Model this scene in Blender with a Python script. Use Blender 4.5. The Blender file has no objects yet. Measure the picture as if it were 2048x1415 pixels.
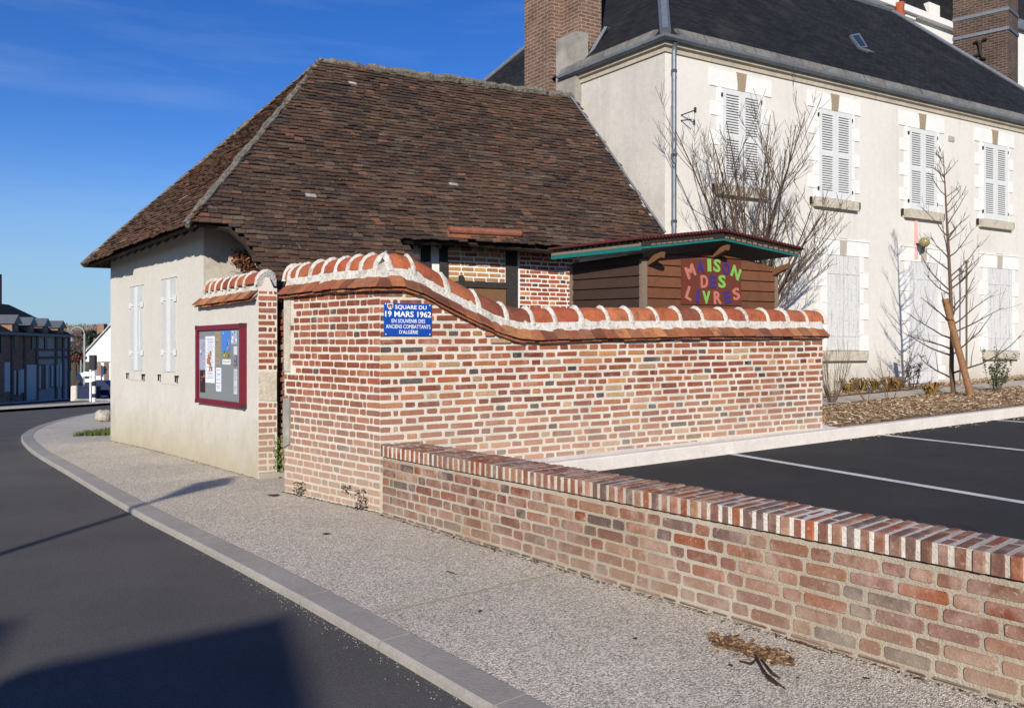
import bpy, math, random
from mathutils import Vector
random.seed(7)
S = bpy.context.scene
COL = S.collection
# ------------------------------------------------------------------ camera
F, CX, CY, H = 1540.0, 1024.0, 700.0, 1.6      # focal length (px), centre, horizon row, eye height
cam = bpy.data.cameras.new('camera'); co = bpy.data.objects.new('camera', cam); COL.objects.link(co)
co.location = (0, 0, H); co.rotation_euler = (math.pi/2, 0, 0)
cam.sensor_width = 36; cam.lens = 36*F/2048; cam.shift_y = -7.5/2048
cam.clip_start = .05; cam.clip_end = 3000
S.camera = co
S.render.resolution_x = 1024; S.render.resolution_y = 707
# ------------------------------------------------------------------ sky and sun
SUN_EL, SUN_AZ = math.radians(23), math.radians(190)
w = bpy.data.worlds.new('World'); S.world = w; w.use_nodes = True
nt = w.node_tree; bg = nt.nodes['Background']
sky = nt.nodes.new('ShaderNodeTexSky'); sky.sky_type = 'NISHITA'; sky.sun_disc = False
sky.sun_elevation = SUN_EL; sky.sun_rotation = SUN_AZ; sky.altitude = 100
sky.air_density = 1.0; sky.dust_density = .15; sky.ozone_density = 4.5
tc = nt.nodes.new('ShaderNodeTexCoord'); mp = nt.nodes.new('ShaderNodeMapping')
mp.inputs['Scale'].default_value = (1.0, 1.6, 9.0); mp.inputs['Rotation'].default_value = (0, .12, .3)
cn = nt.nodes.new('ShaderNodeTexNoise'); cn.inputs['Scale'].default_value = 1.6; cn.inputs['Detail'].default_value = 6
cn.inputs['Roughness'].default_value = .6
cr = nt.nodes.new('ShaderNodeValToRGB'); cr.color_ramp.elements[0].position = .50; cr.color_ramp.elements[1].position = .95
cr.color_ramp.elements[1].color = (.16, .16, .16, 1)
mx = nt.nodes.new('ShaderNodeMixRGB'); mx.inputs[2].default_value = (6.5, 7.2, 8.2, 1)
nt.links.new(tc.outputs['Generated'], mp.inputs[0]); nt.links.new(mp.outputs[0], cn.inputs[0])
nt.links.new(cn.outputs[0], cr.inputs[0]); nt.links.new(cr.outputs[0], mx.inputs[0])
hs_ = nt.nodes.new('ShaderNodeHueSaturation'); hs_.inputs['Saturation'].default_value = 1.26; hs_.inputs['Hue'].default_value = .518
nt.links.new(sky.outputs[0], hs_.inputs['Color']); nt.links.new(hs_.outputs[0], mx.inputs[1]); 
sz = nt.nodes.new('ShaderNodeSeparateXYZ'); nt.links.new(tc.outputs['Generated'], sz.inputs[0])
mr = nt.nodes.new('ShaderNodeMapRange'); mr.inputs[1].default_value = .0; mr.inputs[2].default_value = .26; mr.inputs[3].default_value = .85; mr.inputs[4].default_value = 0; mr.interpolation_type = 'SMOOTHSTEP'
m3_ = nt.nodes.new('ShaderNodeMixRGB'); m3_.inputs[2].default_value = (2.2, 3.7, 5.3, 1)
nt.links.new(sz.outputs[2], mr.inputs[0]); nt.links.new(mr.outputs[0], m3_.inputs[0]); nt.links.new(mx.outputs[0], m3_.inputs[1]); nt.links.new(m3_.outputs[0], bg.inputs[0])
bg.inputs[1].default_value = .105
sl = bpy.data.lights.new('sun', 'SUN'); so = bpy.data.objects.new('sun', sl); COL.objects.link(so)
sl.energy = 4.4; sl.angle = math.radians(.7); sl.color = (1, .925, .80)
sd = Vector((math.sin(SUN_AZ)*math.cos(SUN_EL), math.cos(SUN_AZ)*math.cos(SUN_EL), math.sin(SUN_EL)))
so.rotation_euler = (-sd).to_track_quat('-Z', 'Y').to_euler(); so.location = (-5, -20, 20)
S.view_settings.view_transform = 'Standard'; S.view_settings.look = 'None'
S.view_settings.exposure = .33; S.view_settings.gamma = 1

# ------------------------------------------------------------------ helpers
def R(a, b): return random.uniform(a, b)
def lin(r, g, b):
    f = lambda c: (c/255/12.92) if c/255 <= .04045 else ((c/255+.055)/1.055)**2.4
    return (f(r), f(g), f(b))
def at(px, py, Y): return Vector(((px-CX)/F*Y, Y, H-(py-CY)/F*Y))
UD = (-.66, .751)
def zg(x, y):                                   # height of the street side: level here, falling away along the road
    u = x*UD[0]+y*UD[1]
    if u < 11: return 0.0
    if u < 17: return -.038*(u-11)**2/12
    if u < 80: return -.038*3-.038*(u-17)
    return -.038*3-.038*63
def gpt(px, py, dz=0.0):                        # pixel -> point on the street surface
    a = (px-CX)/F; b = (py-CY)/F; Y = 5.0
    for _ in range(60):
        Y = (H-zg(a*Y, Y)-dz)/b
    return Vector((a*Y, Y, zg(a*Y, Y)+dz))
class Fr:                                       # a vertical plane: o origin, d along, n outward
    def __init__(s, o, d, n):
        s.o = Vector((o[0], o[1])); s.d = Vector(d).normalized(); s.n = Vector(n).normalized()
    def pt(s, a, z, off=0.0):
        p = s.o+s.d*a+s.n*off
        return Vector((p.x, p.y, z))
    def hit(s, px, py, off=0.0):
        a = (px-CX)/F
        Y = (s.o.dot(s.n)+off)/(a*s.n.x+s.n.y)
        p = Vector((a*Y, Y))-s.o
        return p.dot(s.d), H-(py-CY)/F*Y
def perp(d, toward=(0, 0), o=(0, 0)):
    n = Vector((d[1], -d[0]))
    if (Vector(toward)-Vector(o)).dot(n) < 0: n = -n
    return n
WL = {}                                         # world location of each parent
class MB:
    def __init__(s): s.v = []; s.f = []; s.c = []; s.m = []
    def add(s, vs, fs, col=(1, 1, 1), mi=0):
        b = len(s.v); s.v += [Vector(v) for v in vs]
        for f in fs: s.f.append([b+i for i in f]); s.c.append(col); s.m.append(mi)
    def quad(s, a, b, c, d, col=(1, 1, 1), mi=0): s.add([a, b, c, d], [(0, 1, 2, 3)], col, mi)
    def hexa(s, p, col=(1, 1, 1), mi=0):        # p: 4 of one side, 4 of the other
        s.add(p, [(0, 1, 2, 3), (7, 6, 5, 4), (0, 4, 5, 1), (1, 5, 6, 2), (2, 6, 7, 3), (3, 7, 4, 0)], col, mi)
    def fbox(s, fr, s0, s1, z0, z1, o0, o1, col=(1, 1, 1), mi=0):
        q = [fr.pt(a, z, o) for o in (o1, o0) for a, z in ((s0, z0), (s1, z0), (s1, z1), (s0, z1))]
        s.hexa(q, col, mi)
    def fquad(s, fr, c, o0, o1, col=(1, 1, 1), mi=0):   # c: 4 (s,z) corners
        s.hexa([fr.pt(a, z, o) for o in (o1, o0) for a, z in c], col, mi)
    def box(s, c, sx, sy, sz, rz=0, col=(1, 1, 1), mi=0):   # c = centre of the base
        ca, sa = math.cos(rz), math.sin(rz); q = []
        for z in (0, sz):
            for x, y in ((-sx/2, -sy/2), (sx/2, -sy/2), (sx/2, sy/2), (-sx/2, sy/2)):
                q.append(Vector((c[0]+x*ca-y*sa, c[1]+x*sa+y*ca, c[2]+z)))
        s.hexa(q, col, mi)
    def tube(s, pts, rs, n=8, col=(1, 1, 1), mi=0, cap=True):
        pts = [Vector(p) for p in pts]; b = len(s.v); k = len(pts)
        if not hasattr(rs, '__len__'): rs = [rs]*k
        for i, p in enumerate(pts):
            t = (pts[min(i+1, k-1)]-pts[max(i-1, 0)]).normalized()
            up = Vector((0, 0, 1)) if abs(t.z) < .95 else Vector((1, 0, 0))
            x = t.cross(up).normalized(); y = x.cross(t)
            for j in range(n):
                a = 2*math.pi*j/n
                s.v.append(p+(x*math.cos(a)+y*math.sin(a))*rs[i])
        for i in range(k-1):
            for j in range(n):
                s.f.append([b+i*n+j, b+i*n+(j+1) % n, b+(i+1)*n+(j+1) % n, b+(i+1)*n+j]); s.c.append(col); s.m.append(mi)
        if cap:
            s.f.append([b+j for j in range(n)]); s.c.append(col); s.m.append(mi)
            s.f.append([b+(k-1)*n+j for j in range(n)]); s.c.append(col); s.m.append(mi)
    def lathe(s, c, prof, n=14, col=(1, 1, 1), mi=0):   # prof [(r,z)]
        b = len(s.v)
        for r, z in prof:
            for j in range(n):
                a = 2*math.pi*j/n; s.v.append(Vector((c[0]+r*math.cos(a), c[1]+r*math.sin(a), c[2]+z)))
        for i in range(len(prof)-1):
            for j in range(n):
                s.f.append([b+i*n+j, b+i*n+(j+1) % n, b+(i+1)*n+(j+1) % n, b+(i+1)*n+j]); s.c.append(col); s.m.append(mi)
    def each(s, name, mats, parent=None, smooth=False):      # every separate piece a mesh of its own
        par = list(range(len(s.v)))
        def fd(a):
            while par[a] != a: par[a] = par[par[a]]; a = par[a]
            return a
        for f in s.f:
            for i in f[1:]: par[fd(i)] = fd(f[0])
        G = {}
        for k, f in enumerate(s.f): G.setdefault(fd(f[0]), []).append(k)
        out = []
        for ks in G.values():
            m = MB(); mp_ = {}
            for k in ks:
                for i in s.f[k]:
                    if i not in mp_: mp_[i] = len(m.v); m.v.append(s.v[i])
                m.f.append([mp_[i] for i in s.f[k]]); m.c.append(s.c[k]); m.m.append(s.m[k])
            out.append(m.build(name, mats, parent, smooth))
        return out
    def build(s, name, mats, parent=None, smooth=False):
        if not isinstance(mats, (list, tuple)): mats = [mats]
        if parent is not None: loc = WL[parent.name]
        else:
            zs = min(v.z for v in s.v); n = len(s.v)
            loc = Vector((sum(v.x for v in s.v)/n, sum(v.y for v in s.v)/n, zs))
        me = bpy.data.meshes.new(name)
        me.from_pydata([tuple(v-loc) for v in s.v], [], s.f)
        for m in mats: me.materials.append(m)
        me.polygons.foreach_set('material_index', s.m)
        if smooth: me.polygons.foreach_set('use_smooth', [True]*len(s.f))
        ca = me.color_attributes.new('Col', 'FLOAT_COLOR', 'CORNER'); uv = me.uv_layers.new(name='UVMap')
        cols = []; uvs = []
        for i, f in enumerate(s.f):
            n = me.polygons[i].normal
            t = Vector((-n.y, n.x, 0))
            t = Vector((1, 0, 0)) if t.length < .05 else t.normalized()
            if (abs(t.x) > abs(t.y) and t.x < 0) or (abs(t.x) <= abs(t.y) and t.y < 0): t = -t
            bt = n.cross(t)
            if bt.z < 0 or (abs(bt.z) < 1e-4 and bt.y < 0): bt = -bt
            c = s.c[i]
            for vi in f:
                cols += [c[0], c[1], c[2], 1.0]; p = s.v[vi]; uvs += [p.dot(t), p.dot(bt)]
        ca.data.foreach_set('color', cols); uv.data.foreach_set('uv', uvs)
        me.update()
        o = bpy.data.objects.new(name, me); COL.objects.link(o)
        if parent is not None: o.parent = parent; WL[o.name] = loc
        else: o.location = loc; WL[o.name] = loc
        return o
def thing(name, loc, label, cat, group=None):
    o = bpy.data.objects.new(name, None); COL.objects.link(o); o.location = loc; o.empty_display_size = .2
    WL[o.name] = Vector(loc); tag(o, label, cat, group); return o
def tag(o, label=None, cat=None, group=None, kind=None):
    if label: o['label'] = label
    if cat: o['category'] = cat
    if group: o['group'] = group
    if kind: o['kind'] = kind
    return o
# ------------------------------------------------------------------ materials
def mat(name, base=None, rough=.85, nz=None, big=None, bump=None, dirt=None, metal=0.0, brick=None, spec=.3, vor=None, low=None, streak=None):
    """base None = per-face colour attribute. nz=(scale,amount) fine mottling; big=(scale,amount); bump=(scale,dist);
       dirt=[(colour,scale,lo,hi,amount)]; brick=(c1,c2,mortar,w,h,joint); vor=(scale,c_dark,c_light); low=(colour,z0,z1) grime near the ground"""
    m = bpy.data.materials.new(name); m.use_nodes = True; n = m.node_tree.nodes; l = m.node_tree.links
    p = n['Principled BSDF']; p.inputs['Roughness'].default_value = rough; p.inputs['Metallic'].default_value = metal
    p.inputs['Specular IOR Level'].default_value = spec
    tc = n.new('ShaderNodeTexCoord'); oc = tc.outputs['Object']
    if base is None:
        a = n.new('ShaderNodeAttribute'); a.attribute_name = 'Col'; cur = a.outputs['Color']
    else:
        a = n.new('ShaderNodeRGB'); a.outputs[0].default_value = (*base, 1); cur = a.outputs[0]
    bh = None
    if brick:
        c1, c2, mo, bw, bhh, j = brick
        b = n.new('ShaderNodeTexBrick'); l.new(tc.outputs['UV'], b.inputs['Vector'])
        b.inputs['Color1'].default_value = (*c1, 1); b.inputs['Color2'].default_value = (*c2, 1); b.inputs['Mortar'].default_value = (*mo, 1)
        b.inputs['Scale'].default_value = 1; b.inputs['Brick Width'].default_value = bw; b.inputs['Row Height'].default_value = bhh
        b.inputs['Mortar Size'].default_value = j; b.inputs['Bias'].default_value = 0; b.inputs['Mortar Smooth'].default_value = .2
        cur = b.outputs['Color']; bh = b.outputs['Fac']
    if vor:
        v = n.new('ShaderNodeTexVoronoi'); v.inputs['Scale'].default_value = vor[0]; l.new(oc, v.inputs['Vector'])
        sx = n.new('ShaderNodeSeparateColor'); l.new(v.outputs['Color'], sx.inputs[0])
        r = n.new('ShaderNodeValToRGB'); l.new(sx.outputs[0], r.inputs[0])
        r.color_ramp.elements[0].color = (*vor[1], 1); r.color_ramp.elements[1].color = (*vor[2], 1)
        if len(vor) > 3:
            e = r.color_ramp.elements.new(.5); e.color = (*vor[3], 1)
        cur = r.outputs[0]
    def mul(cur, sc, am, det=4):
        t = n.new('ShaderNodeTexNoise'); t.inputs['Scale'].default_value = sc; t.inputs['Detail'].default_value = det
        t.inputs['Roughness'].default_value = .6
        l.new(oc, t.inputs['Vector'])
        r = n.new('ShaderNodeMapRange'); r.inputs[1].default_value = .25; r.inputs[2].default_value = .75
        r.inputs[3].default_value = 1-am; r.inputs[4].default_value = 1+am; l.new(t.outputs[0], r.inputs[0])
        x = n.new('ShaderNodeMixRGB'); x.blend_type = 'MULTIPLY'; x.inputs[0].default_value = 1
        l.new(cur, x.inputs[1]); l.new(r.outputs[0], x.inputs[2]); return x.outputs[0], t.outputs[0]
    if nz: cur, _ = mul(cur, *nz)
    if big: cur, _ = mul(cur, big[0], big[1], 3)
    for d in (dirt or []):
        t = n.new('ShaderNodeTexNoise'); t.inputs['Scale'].default_value = d[1]; t.inputs['Detail'].default_value = 6
        t.inputs['Roughness'].default_value = .65; l.new(oc, t.inputs['Vector'])
        r = n.new('ShaderNodeMapRange'); r.inputs[1].default_value = d[2]; r.inputs[2].default_value = d[3]
        r.inputs[3].default_value = 0; r.inputs[4].default_value = d[4]; l.new(t.outputs[0], r.inputs[0])
        x = n.new('ShaderNodeMixRGB'); x.inputs[2].default_value = (*d[0], 1); l.new(r.outputs[0], x.inputs[0]); l.new(cur, x.inputs[1]); cur = x.outputs[0]
    if streak:
        mpn = n.new('ShaderNodeMapping'); mpn.inputs['Scale'].default_value = (streak[2], streak[2], streak[2]*.06); l.new(oc, mpn.inputs[0])
        t = n.new('ShaderNodeTexNoise'); t.inputs['Scale'].default_value = 1; t.inputs['Detail'].default_value = 6; t.inputs['Roughness'].default_value = .7; l.new(mpn.outputs[0], t.inputs['Vector'])
        r = n.new('ShaderNodeMapRange'); r.inputs[1].default_value = streak[3]; r.inputs[2].default_value = streak[4]; r.inputs[3].default_value = 0; r.inputs[4].default_value = streak[1]; l.new(t.outputs[0], r.inputs[0])
        x = n.new('ShaderNodeMixRGB'); x.inputs[2].default_value = (*streak[0], 1); l.new(r.outputs[0], x.inputs[0]); l.new(cur, x.inputs[1]); cur = x.outputs[0]
    if low:
        g = n.new('ShaderNodeNewGeometry'); sp = n.new('ShaderNodeSeparateXYZ'); l.new(g.outputs['Position'], sp.inputs[0])
        t = n.new('ShaderNodeTexNoise'); t.inputs['Scale'].default_value = 2.2; t.inputs['Detail'].default_value = 7; t.inputs['Roughness'].default_value = .7; l.new(oc, t.inputs['Vector'])
        ad = n.new('ShaderNodeMath'); ad.operation = 'MULTIPLY_ADD'; l.new(t.outputs[0], ad.inputs[0]); ad.inputs[1].default_value = low[3] if len(low) > 3 else 1.2
        l.new(sp.outputs[2], ad.inputs[2])
        r = n.new('ShaderNodeMapRange'); r.inputs[1].default_value = low[1]; r.inputs[2].default_value = low[2]
        r.inputs[3].default_value = low[4] if len(low) > 4 else .75; r.inputs[4].default_value = 0; l.new(ad.outputs[0], r.inputs[0])
        x = n.new('ShaderNodeMixRGB'); x.inputs[2].default_value = (*low[0], 1); l.new(r.outputs[0], x.inputs[0]); l.new(cur, x.inputs[1]); cur = x.outputs[0]
    l.new(cur, p.inputs['Base Color'])
    if bump or bh is not None:
        bn = n.new('ShaderNodeBump'); bn.inputs['Strength'].default_value = 1
        if bump:
            if vor:
                src = v.outputs['Distance']
            else:
                t = n.new('ShaderNodeTexNoise'); t.inputs['Scale'].default_value = bump[0]; t.inputs['Detail'].default_value = 5; l.new(oc, t.inputs['Vector']); src = t.outputs[0]
            bn.inputs['Distance'].default_value = bump[1]; l.new(src, bn.inputs['Height']); nrm = bn.outputs[0]
        if bh is not None:
            b2 = n.new('ShaderNodeBump'); b2.invert = True; b2.inputs['Distance'].default_value = .006; l.new(bh, b2.inputs['Height'])
            if bump: l.new(nrm, b2.inputs['Normal'])
            nrm = b2.outputs[0]
        l.new(nrm, p.inputs['Normal'])
    return m
M = {}
M['asphalt'] = mat('asphalt', (.097, .091, .086), .95, spec=.15, nz=(110, .38), big=(.7, .16), bump=(220, .004), dirt=[((.03, .03, .03), 1.1, .6, .8, .35), ((.14, .132, .125), .5, .5, .7, .5), ((.30, .28, .25), 90, .70, .76, .5)])
M['asphalt_park'] = mat('asphalt_park', (.026, .0255, .026), .9, nz=(140, .4), big=(.8, .2), bump=(200, .004), dirt=[((.045, .043, .04), .9, .5, .7, .6), ((.010, .010, .011), 1.6, .60, .68, .7), ((.2, .18, .16), 45, .70, .76, .6)])
M['aggregate'] = mat('aggregate', None, .9, vor=(130, (.22, .195, .155), (.96, .87, .73), (.60, .53, .43)), nz=(9, .08), big=(.8, .08), bump=(1, .010), dirt=[((.30, .255, .19), 1.1, .52, .8, .4), ((.10, .09, .08), 11, .70, .76, .5)])
M['kerbstone'] = mat('kerbstone', (.31, .285, .25), .75, nz=(30, .12), big=(1.5, .14), bump=(60, .003), dirt=[((.42, .38, .31), 4, .6, .75, .5)])
M['kerb_joint'] = mat('kerb_joint', (.42, .36, .27), .95)
M['grit'] = mat('grit', None, .95)
M['concrete'] = mat('concrete', (.62, .575, .52), .85, nz=(25, .08), big=(1.8, .12), bump=(70, .003), dirt=[((.3, .27, .22), 3, .6, .8, .4)])
M['cement'] = mat('cement', (.70, .67, .62), .9, nz=(20, .12), big=(3, .15), bump=(30, .01), dirt=[((.42, .33, .22), 2.4, .52, .7, .6)])
M['paint_line'] = mat('paint_line', (.60, .59, .56), .7, nz=(60, .15), dirt=[((.1, .1, .1), 40, .55, .66, .7), ((.2, .2, .19), 3, .5, .7, .5)])
M['earth'] = mat('earth', (.26, .19, .12), .95, nz=(15, .3), bump=(20, .02))
M['ground'] = mat('ground', (.10, .11, .05), .95, nz=(1.5, .3), big=(.05, .3))
M['grass'] = mat('grass', None, .8, nz=(8, .3))
M['brick'] = mat('brick', None, .85, nz=(55, .22), big=(14, .14), bump=(90, .004), dirt=[((.50, .42, .35), 5, .55, .76, .40), ((.56, .49, .40), 30, .61, .70, .5), ((.10, .05, .035), 3, .58, .75, .35), ((.05, .035, .03), 18, .62, .75, .4)], low=((.44, .36, .28), .62, 1.75, .9, .6))
M['brick_low'] = mat('brick_low', None, .85, nz=(50, .2), big=(10, .18), bump=(90, .004), dirt=[((.46, .38, .32), 5, .48, .75, .6), ((.50, .43, .34), 34, .60, .70, .5), ((.06, .04, .04), 14, .6, .75, .4)], low=((.30, .25, .19), .25, .85, .8, .6))
M['mortar'] = mat('mortar', (.60, .55, .475), .95, nz=(60, .12), big=(4, .12), bump=(80, .006), dirt=[((.36, .30, .23), 1.6, .5, .72, .5)], low=((.42, .36, .28), .55, 1.5, 1.0, .6))
M['mortar_low'] = mat('mortar_low', (.345, .295, .225), .95, nz=(70, .15), big=(3, .12), bump=(90, .008), dirt=[((.48, .44, .38), .9, .5, .62, .5)])
M['mortar_white'] = mat('mortar_white', (.60, .56, .50), .95, nz=(70, .18), bump=(70, .008), dirt=[((.36, .30, .23), .6, .50, .60, .7), ((.2, .18, .16), 30, .62, .7, .5)])
M['mortar_cap'] = mat('mortar_cap', (.56, .53, .475), .95, nz=(50, .18), big=(5, .1), bump=(35, .015), dirt=[((.20, .175, .13), 7, .52, .68, .6), ((.10, .09, .075), 26, .60, .68, .75)])
M['terracotta'] = mat('terracotta', None, .8, nz=(30, .2), big=(6, .2), bump=(70, .004), dirt=[((.08, .05, .035), 8, .53, .70, .75), ((.42, .38, .2), 22, .66, .74, .5)])
M['render'] = mat('render', (.545, .52, .47), .92, streak=((.34, .30, .22), .3, 4, .54, .8), nz=(14, .06), big=(1.1, .05), bump=(60, .006), dirt=[((.42, .385, .31), 1.0, .58, .8, .4)], low=((.36, .31, .20), .55, 1.35, 1.1, .8))
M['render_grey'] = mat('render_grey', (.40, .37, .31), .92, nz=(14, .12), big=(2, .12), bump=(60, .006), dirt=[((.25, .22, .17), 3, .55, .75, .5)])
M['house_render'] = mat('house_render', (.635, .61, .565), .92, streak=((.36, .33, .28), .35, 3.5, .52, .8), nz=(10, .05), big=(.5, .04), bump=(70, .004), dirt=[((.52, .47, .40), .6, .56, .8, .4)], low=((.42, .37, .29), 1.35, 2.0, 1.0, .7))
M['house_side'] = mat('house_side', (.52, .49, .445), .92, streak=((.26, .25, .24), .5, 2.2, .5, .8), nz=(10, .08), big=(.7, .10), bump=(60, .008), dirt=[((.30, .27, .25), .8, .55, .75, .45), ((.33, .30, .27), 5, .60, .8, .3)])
M['roof_tile'] = mat('roof_tile', None, .9, nz=(35, .3), big=(3.5, .22), bump=(60, .006), dirt=[((.125, .062, .036), .9, .5, .72, .55), ((.20, .17, .13), 1.7, .55, .8, .30), ((.36, .34, .29), 22, .63, .70, .75), ((.25, .24, .20), 60, .62, .70, .5), ((.028, .025, .022), 3.2, .52, .75, .5)])
M['roof_cap'] = mat('roof_cap', (.15, .135, .11), .95, nz=(20, .35), big=(6, .3), bump=(25, .03), dirt=[((.06, .05, .04), 14, .5, .65, .8), ((.36, .34, .28), 16, .60, .68, .6), ((.30, .24, .08), 9, .66, .74, .5)])
M['slate'] = mat('slate', (.03, .032, .037), .8, spec=.15, brick=((.012, .0125, .014), (.022, .0225, .025), (.006, .006, .007), .2, .1, .005), big=(.6, .3), dirt=[((.08, .075, .055), 1.3, .55, .75, .25), ((.30, .29, .25), 7, .72, .76, .7)])
M['slate_side'] = M['slate']
M['zinc'] = mat('zinc', (.19, .21, .235), .45, nz=(12, .15), big=(3, .15), metal=.4)
M['zinc_dark'] = mat('zinc_dark', (.13, .145, .165), .5, nz=(12, .2), metal=.4)
M['lead_tan'] = mat('lead_tan', (.15, .145, .13), .8, nz=(10, .3), big=(2, .3))
M['stone_cornice'] = mat('stone_cornice', (.42, .37, .30), .85, nz=(16, .15), big=(2, .15))
M['stone'] = mat('stone', (.50, .45, .36), .9, nz=(18, .15), big=(4, .2), bump=(30, .01), dirt=[((.10, .09, .07), 4, .5, .68, .6)])
M['quoin'] = mat('quoin', (.71, .70, .675), .8, nz=(20, .04), big=(3, .04))
M['keystone'] = mat('keystone', (.30, .235, .16), .85, nz=(30, .2))
M['keystone_grey'] = mat('keystone_grey', (.40, .36, .30), .85, nz=(30, .2))
M['white_paint'] = mat('white_paint', (.61, .615, .61), .6, nz=(20, .07))
M['old_paint'] = mat('old_paint', (.60, .60, .59), .8, streak=((.30, .29, .27), .8, 34, .53, .66), nz=(40, .12), dirt=[((.25, .23, .21), 30, .56, .64, .6)])
M['shutter_back'] = mat('shutter_back', (.06, .065, .075), .8)
M['grey_paint'] = mat('grey_paint', (.47, .49, .50), .7, nz=(25, .08), big=(3, .08))
M['chimney'] = mat('chimney', (.3, .2, .15), .9, brick=((.115, .062, .045), (.18, .098, .07), (.25, .20, .155), .22, .075, .012), nz=(25, .25), big=(2, .25), bump=(60, .006))
M['chimney_old'] = mat('chimney_old', (.3, .2, .15), .9, brick=((.045, .028, .022), (.095, .052, .038), (.13, .105, .085), .22, .085, .014), nz=(25, .3), big=(1.2, .3))
M['cement_grey'] = mat('cement_grey', (.30, .28, .25), .9, nz=(10, .2), big=(2, .3), dirt=[((.12, .11, .10), 2.5, .5, .7, .6)])
M['timber_black'] = mat('timber_black', (.030, .027, .026), .75, nz=(50, .4), bump=(60, .006), dirt=[((.16, .15, .14), 26, .62, .7, .5)])
M['lime'] = mat('lime', (.72, .70, .66), .9, nz=(20, .08), bump=(30, .01))
M['board_front'] = mat('board_front', None, .65, streak=((.05, .025, .015), .35, 9, .5, .8), nz=(26, .18), big=(3, .15), dirt=[((.25, .17, .12), 16, .68, .74, .6), ((.42, .38, .34), 11, .69, .72, .6)], bump=(60, .002))
M['board'] = M['board_front']
M['teal'] = mat('teal', (.01, .14, .125), .6, nz=(20, .15))
M['red_sheet'] = mat('red_sheet', (.09, .02, .02), .6, nz=(20, .25), dirt=[((.04, .02, .015), 8, .5, .7, .6)])
M['wood_grey'] = mat('wood_grey', (.20, .15, .11), .8, nz=(40, .2), bump=(50, .003))
M['wood_brown'] = mat('wood_brown', (.16, .085, .04), .8, nz=(40, .2), bump=(50, .003))
M['dark_wood'] = mat('dark_wood', (.03, .02, .015), .8, nz=(40, .3))
M['sign_brown'] = mat('sign_brown', (.135, .035, .018), .5, nz=(12, .05))
M['coral'] = mat('coral', (.46, .16, .12), .5, nz=(60, .1)); M['purple'] = mat('purple', (.05, .03, .17), .5, nz=(60, .15)); M['lime_green'] = mat('lime_green', (.20, .43, .08), .5, nz=(60, .1))
M['blue_enamel'] = mat('blue_enamel', (.003, .055, .33), .35, spec=.5)
M['white_enamel'] = mat('white_enamel', (.82, .82, .82), .4)
M['maroon'] = mat('maroon', (.16, .012, .028), .45, nz=(20, .1)); M['maroon_dark'] = mat('maroon_dark', (.07, .02, .03), .5)
M['felt'] = mat('felt', (.19, .21, .215), .6, nz=(20, .04)); M['paper'] = mat('paper', None, .7, nz=(50, .1))
M['bark'] = mat('bark', None, .85, nz=(40, .3), bump=(60, .004))
M['leaf'] = mat('leaf', None, .6, nz=(20, .2), spec=.4)
M['chip'] = mat('chip', None, .85, nz=(60, .2))
M['stake'] = mat('stake', (.23, .12, .055), .8, nz=(20, .25), bump=(50, .003))
M['far_brick'] = mat('far_brick', (.3, .2, .15), .9, brick=((.20, .10, .065), (.28, .14, .09), (.28, .22, .17), .23, .08, .012), nz=(3, .2))
M['far_render'] = mat('far_render', (.40, .37, .34), .9, nz=(2, .12)); M['far_trim'] = mat('far_trim', (.16, .11, .08), .9, nz=(3, .2))
M['far_white'] = mat('far_white', (.66, .66, .64), .9, nz=(1, .05)); M['far_shutter'] = mat('far_shutter', (.5, .5, .49), .6); M['far_dark'] = mat('far_dark', (.03, .03, .035), .3)
M['metal_grey'] = mat('metal_grey', (.35, .36, .37), .5, metal=.3); M['metal_white'] = mat('metal_white', (.7, .7, .7), .5); M['metal_green'] = mat('metal_green', (.02, .10, .07), .5)
M['navy'] = mat('navy', (.01, .02, .07), .5); M['red'] = mat('red', (.35, .03, .03), .6); M['iron'] = mat('iron', (.02, .014, .012), .7, nz=(40, .3))
M['glass_dark'] = mat('glass_dark', (.02, .03, .05), .45, spec=.25); M['globe'] = mat('globe', (.28, .23, .10), .25, nz=(20, .3))
M['boulder'] = mat('boulder', (.42, .39, .33), .9, nz=(12, .2), big=(4, .2), bump=(12, .05))

# ------------------------------------------------------------------ layout (plan positions in metres)
C0 = (-1.30, 7.58)                                        # street corner of the brick wall
RW = Fr(C0, (.895, .447), (.447, -.895))                  # its long face
LW = Fr(C0, (-.749, .663), (-.663, -.749))                # its street face
E0 = (-3.17, 9.59)
FC = Fr(E0, (-.677, .736), (-.736, -.677))                # white facade, from the gate pier away
EF = Fr(E0, (.90, .436), (.436, -.90))                    # end face of the rendered wall
P0 = FC.o+FC.d*1.76; Q0 = FC.o+FC.d*6.24
RD = Vector((.9135, .4067)); RN = Vector((.4067, -.9135))
FW = Fr(P0, RD, RN)                                       # half-timbered front of the cottage
G0 = (.1987*14.05, 14.05)
HR = Fr(G0, (.8848, .4659), (.4659, -.8848))              # house, long face
HL = Fr(G0, (-.635, .7725), (-.7725, -.635))              # house, street end
SH0 = (.1695*9.9, 9.9)
SF = Fr(SH0, (.853, .522), (.522, -.853)); SL = Fr(SH0, (-.58, .814), (-.814, -.58))
KB = Fr((1.91, 8.85), (.885, .465), (.465, -.885))        # white kerb of the car park
LO0 = (-1.28, 7.51)
LO = Fr(LO0, (.658, -.753), (-.753, -.658))               # low wall, street face
def zpark(x, y): return .33+.034*((x-1.91)*.885+(y-8.85)*.465)
def zbed(x, y): return zpark(x, y)+.145
def zpf(v): return zpark(v.x, v.y)

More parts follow.
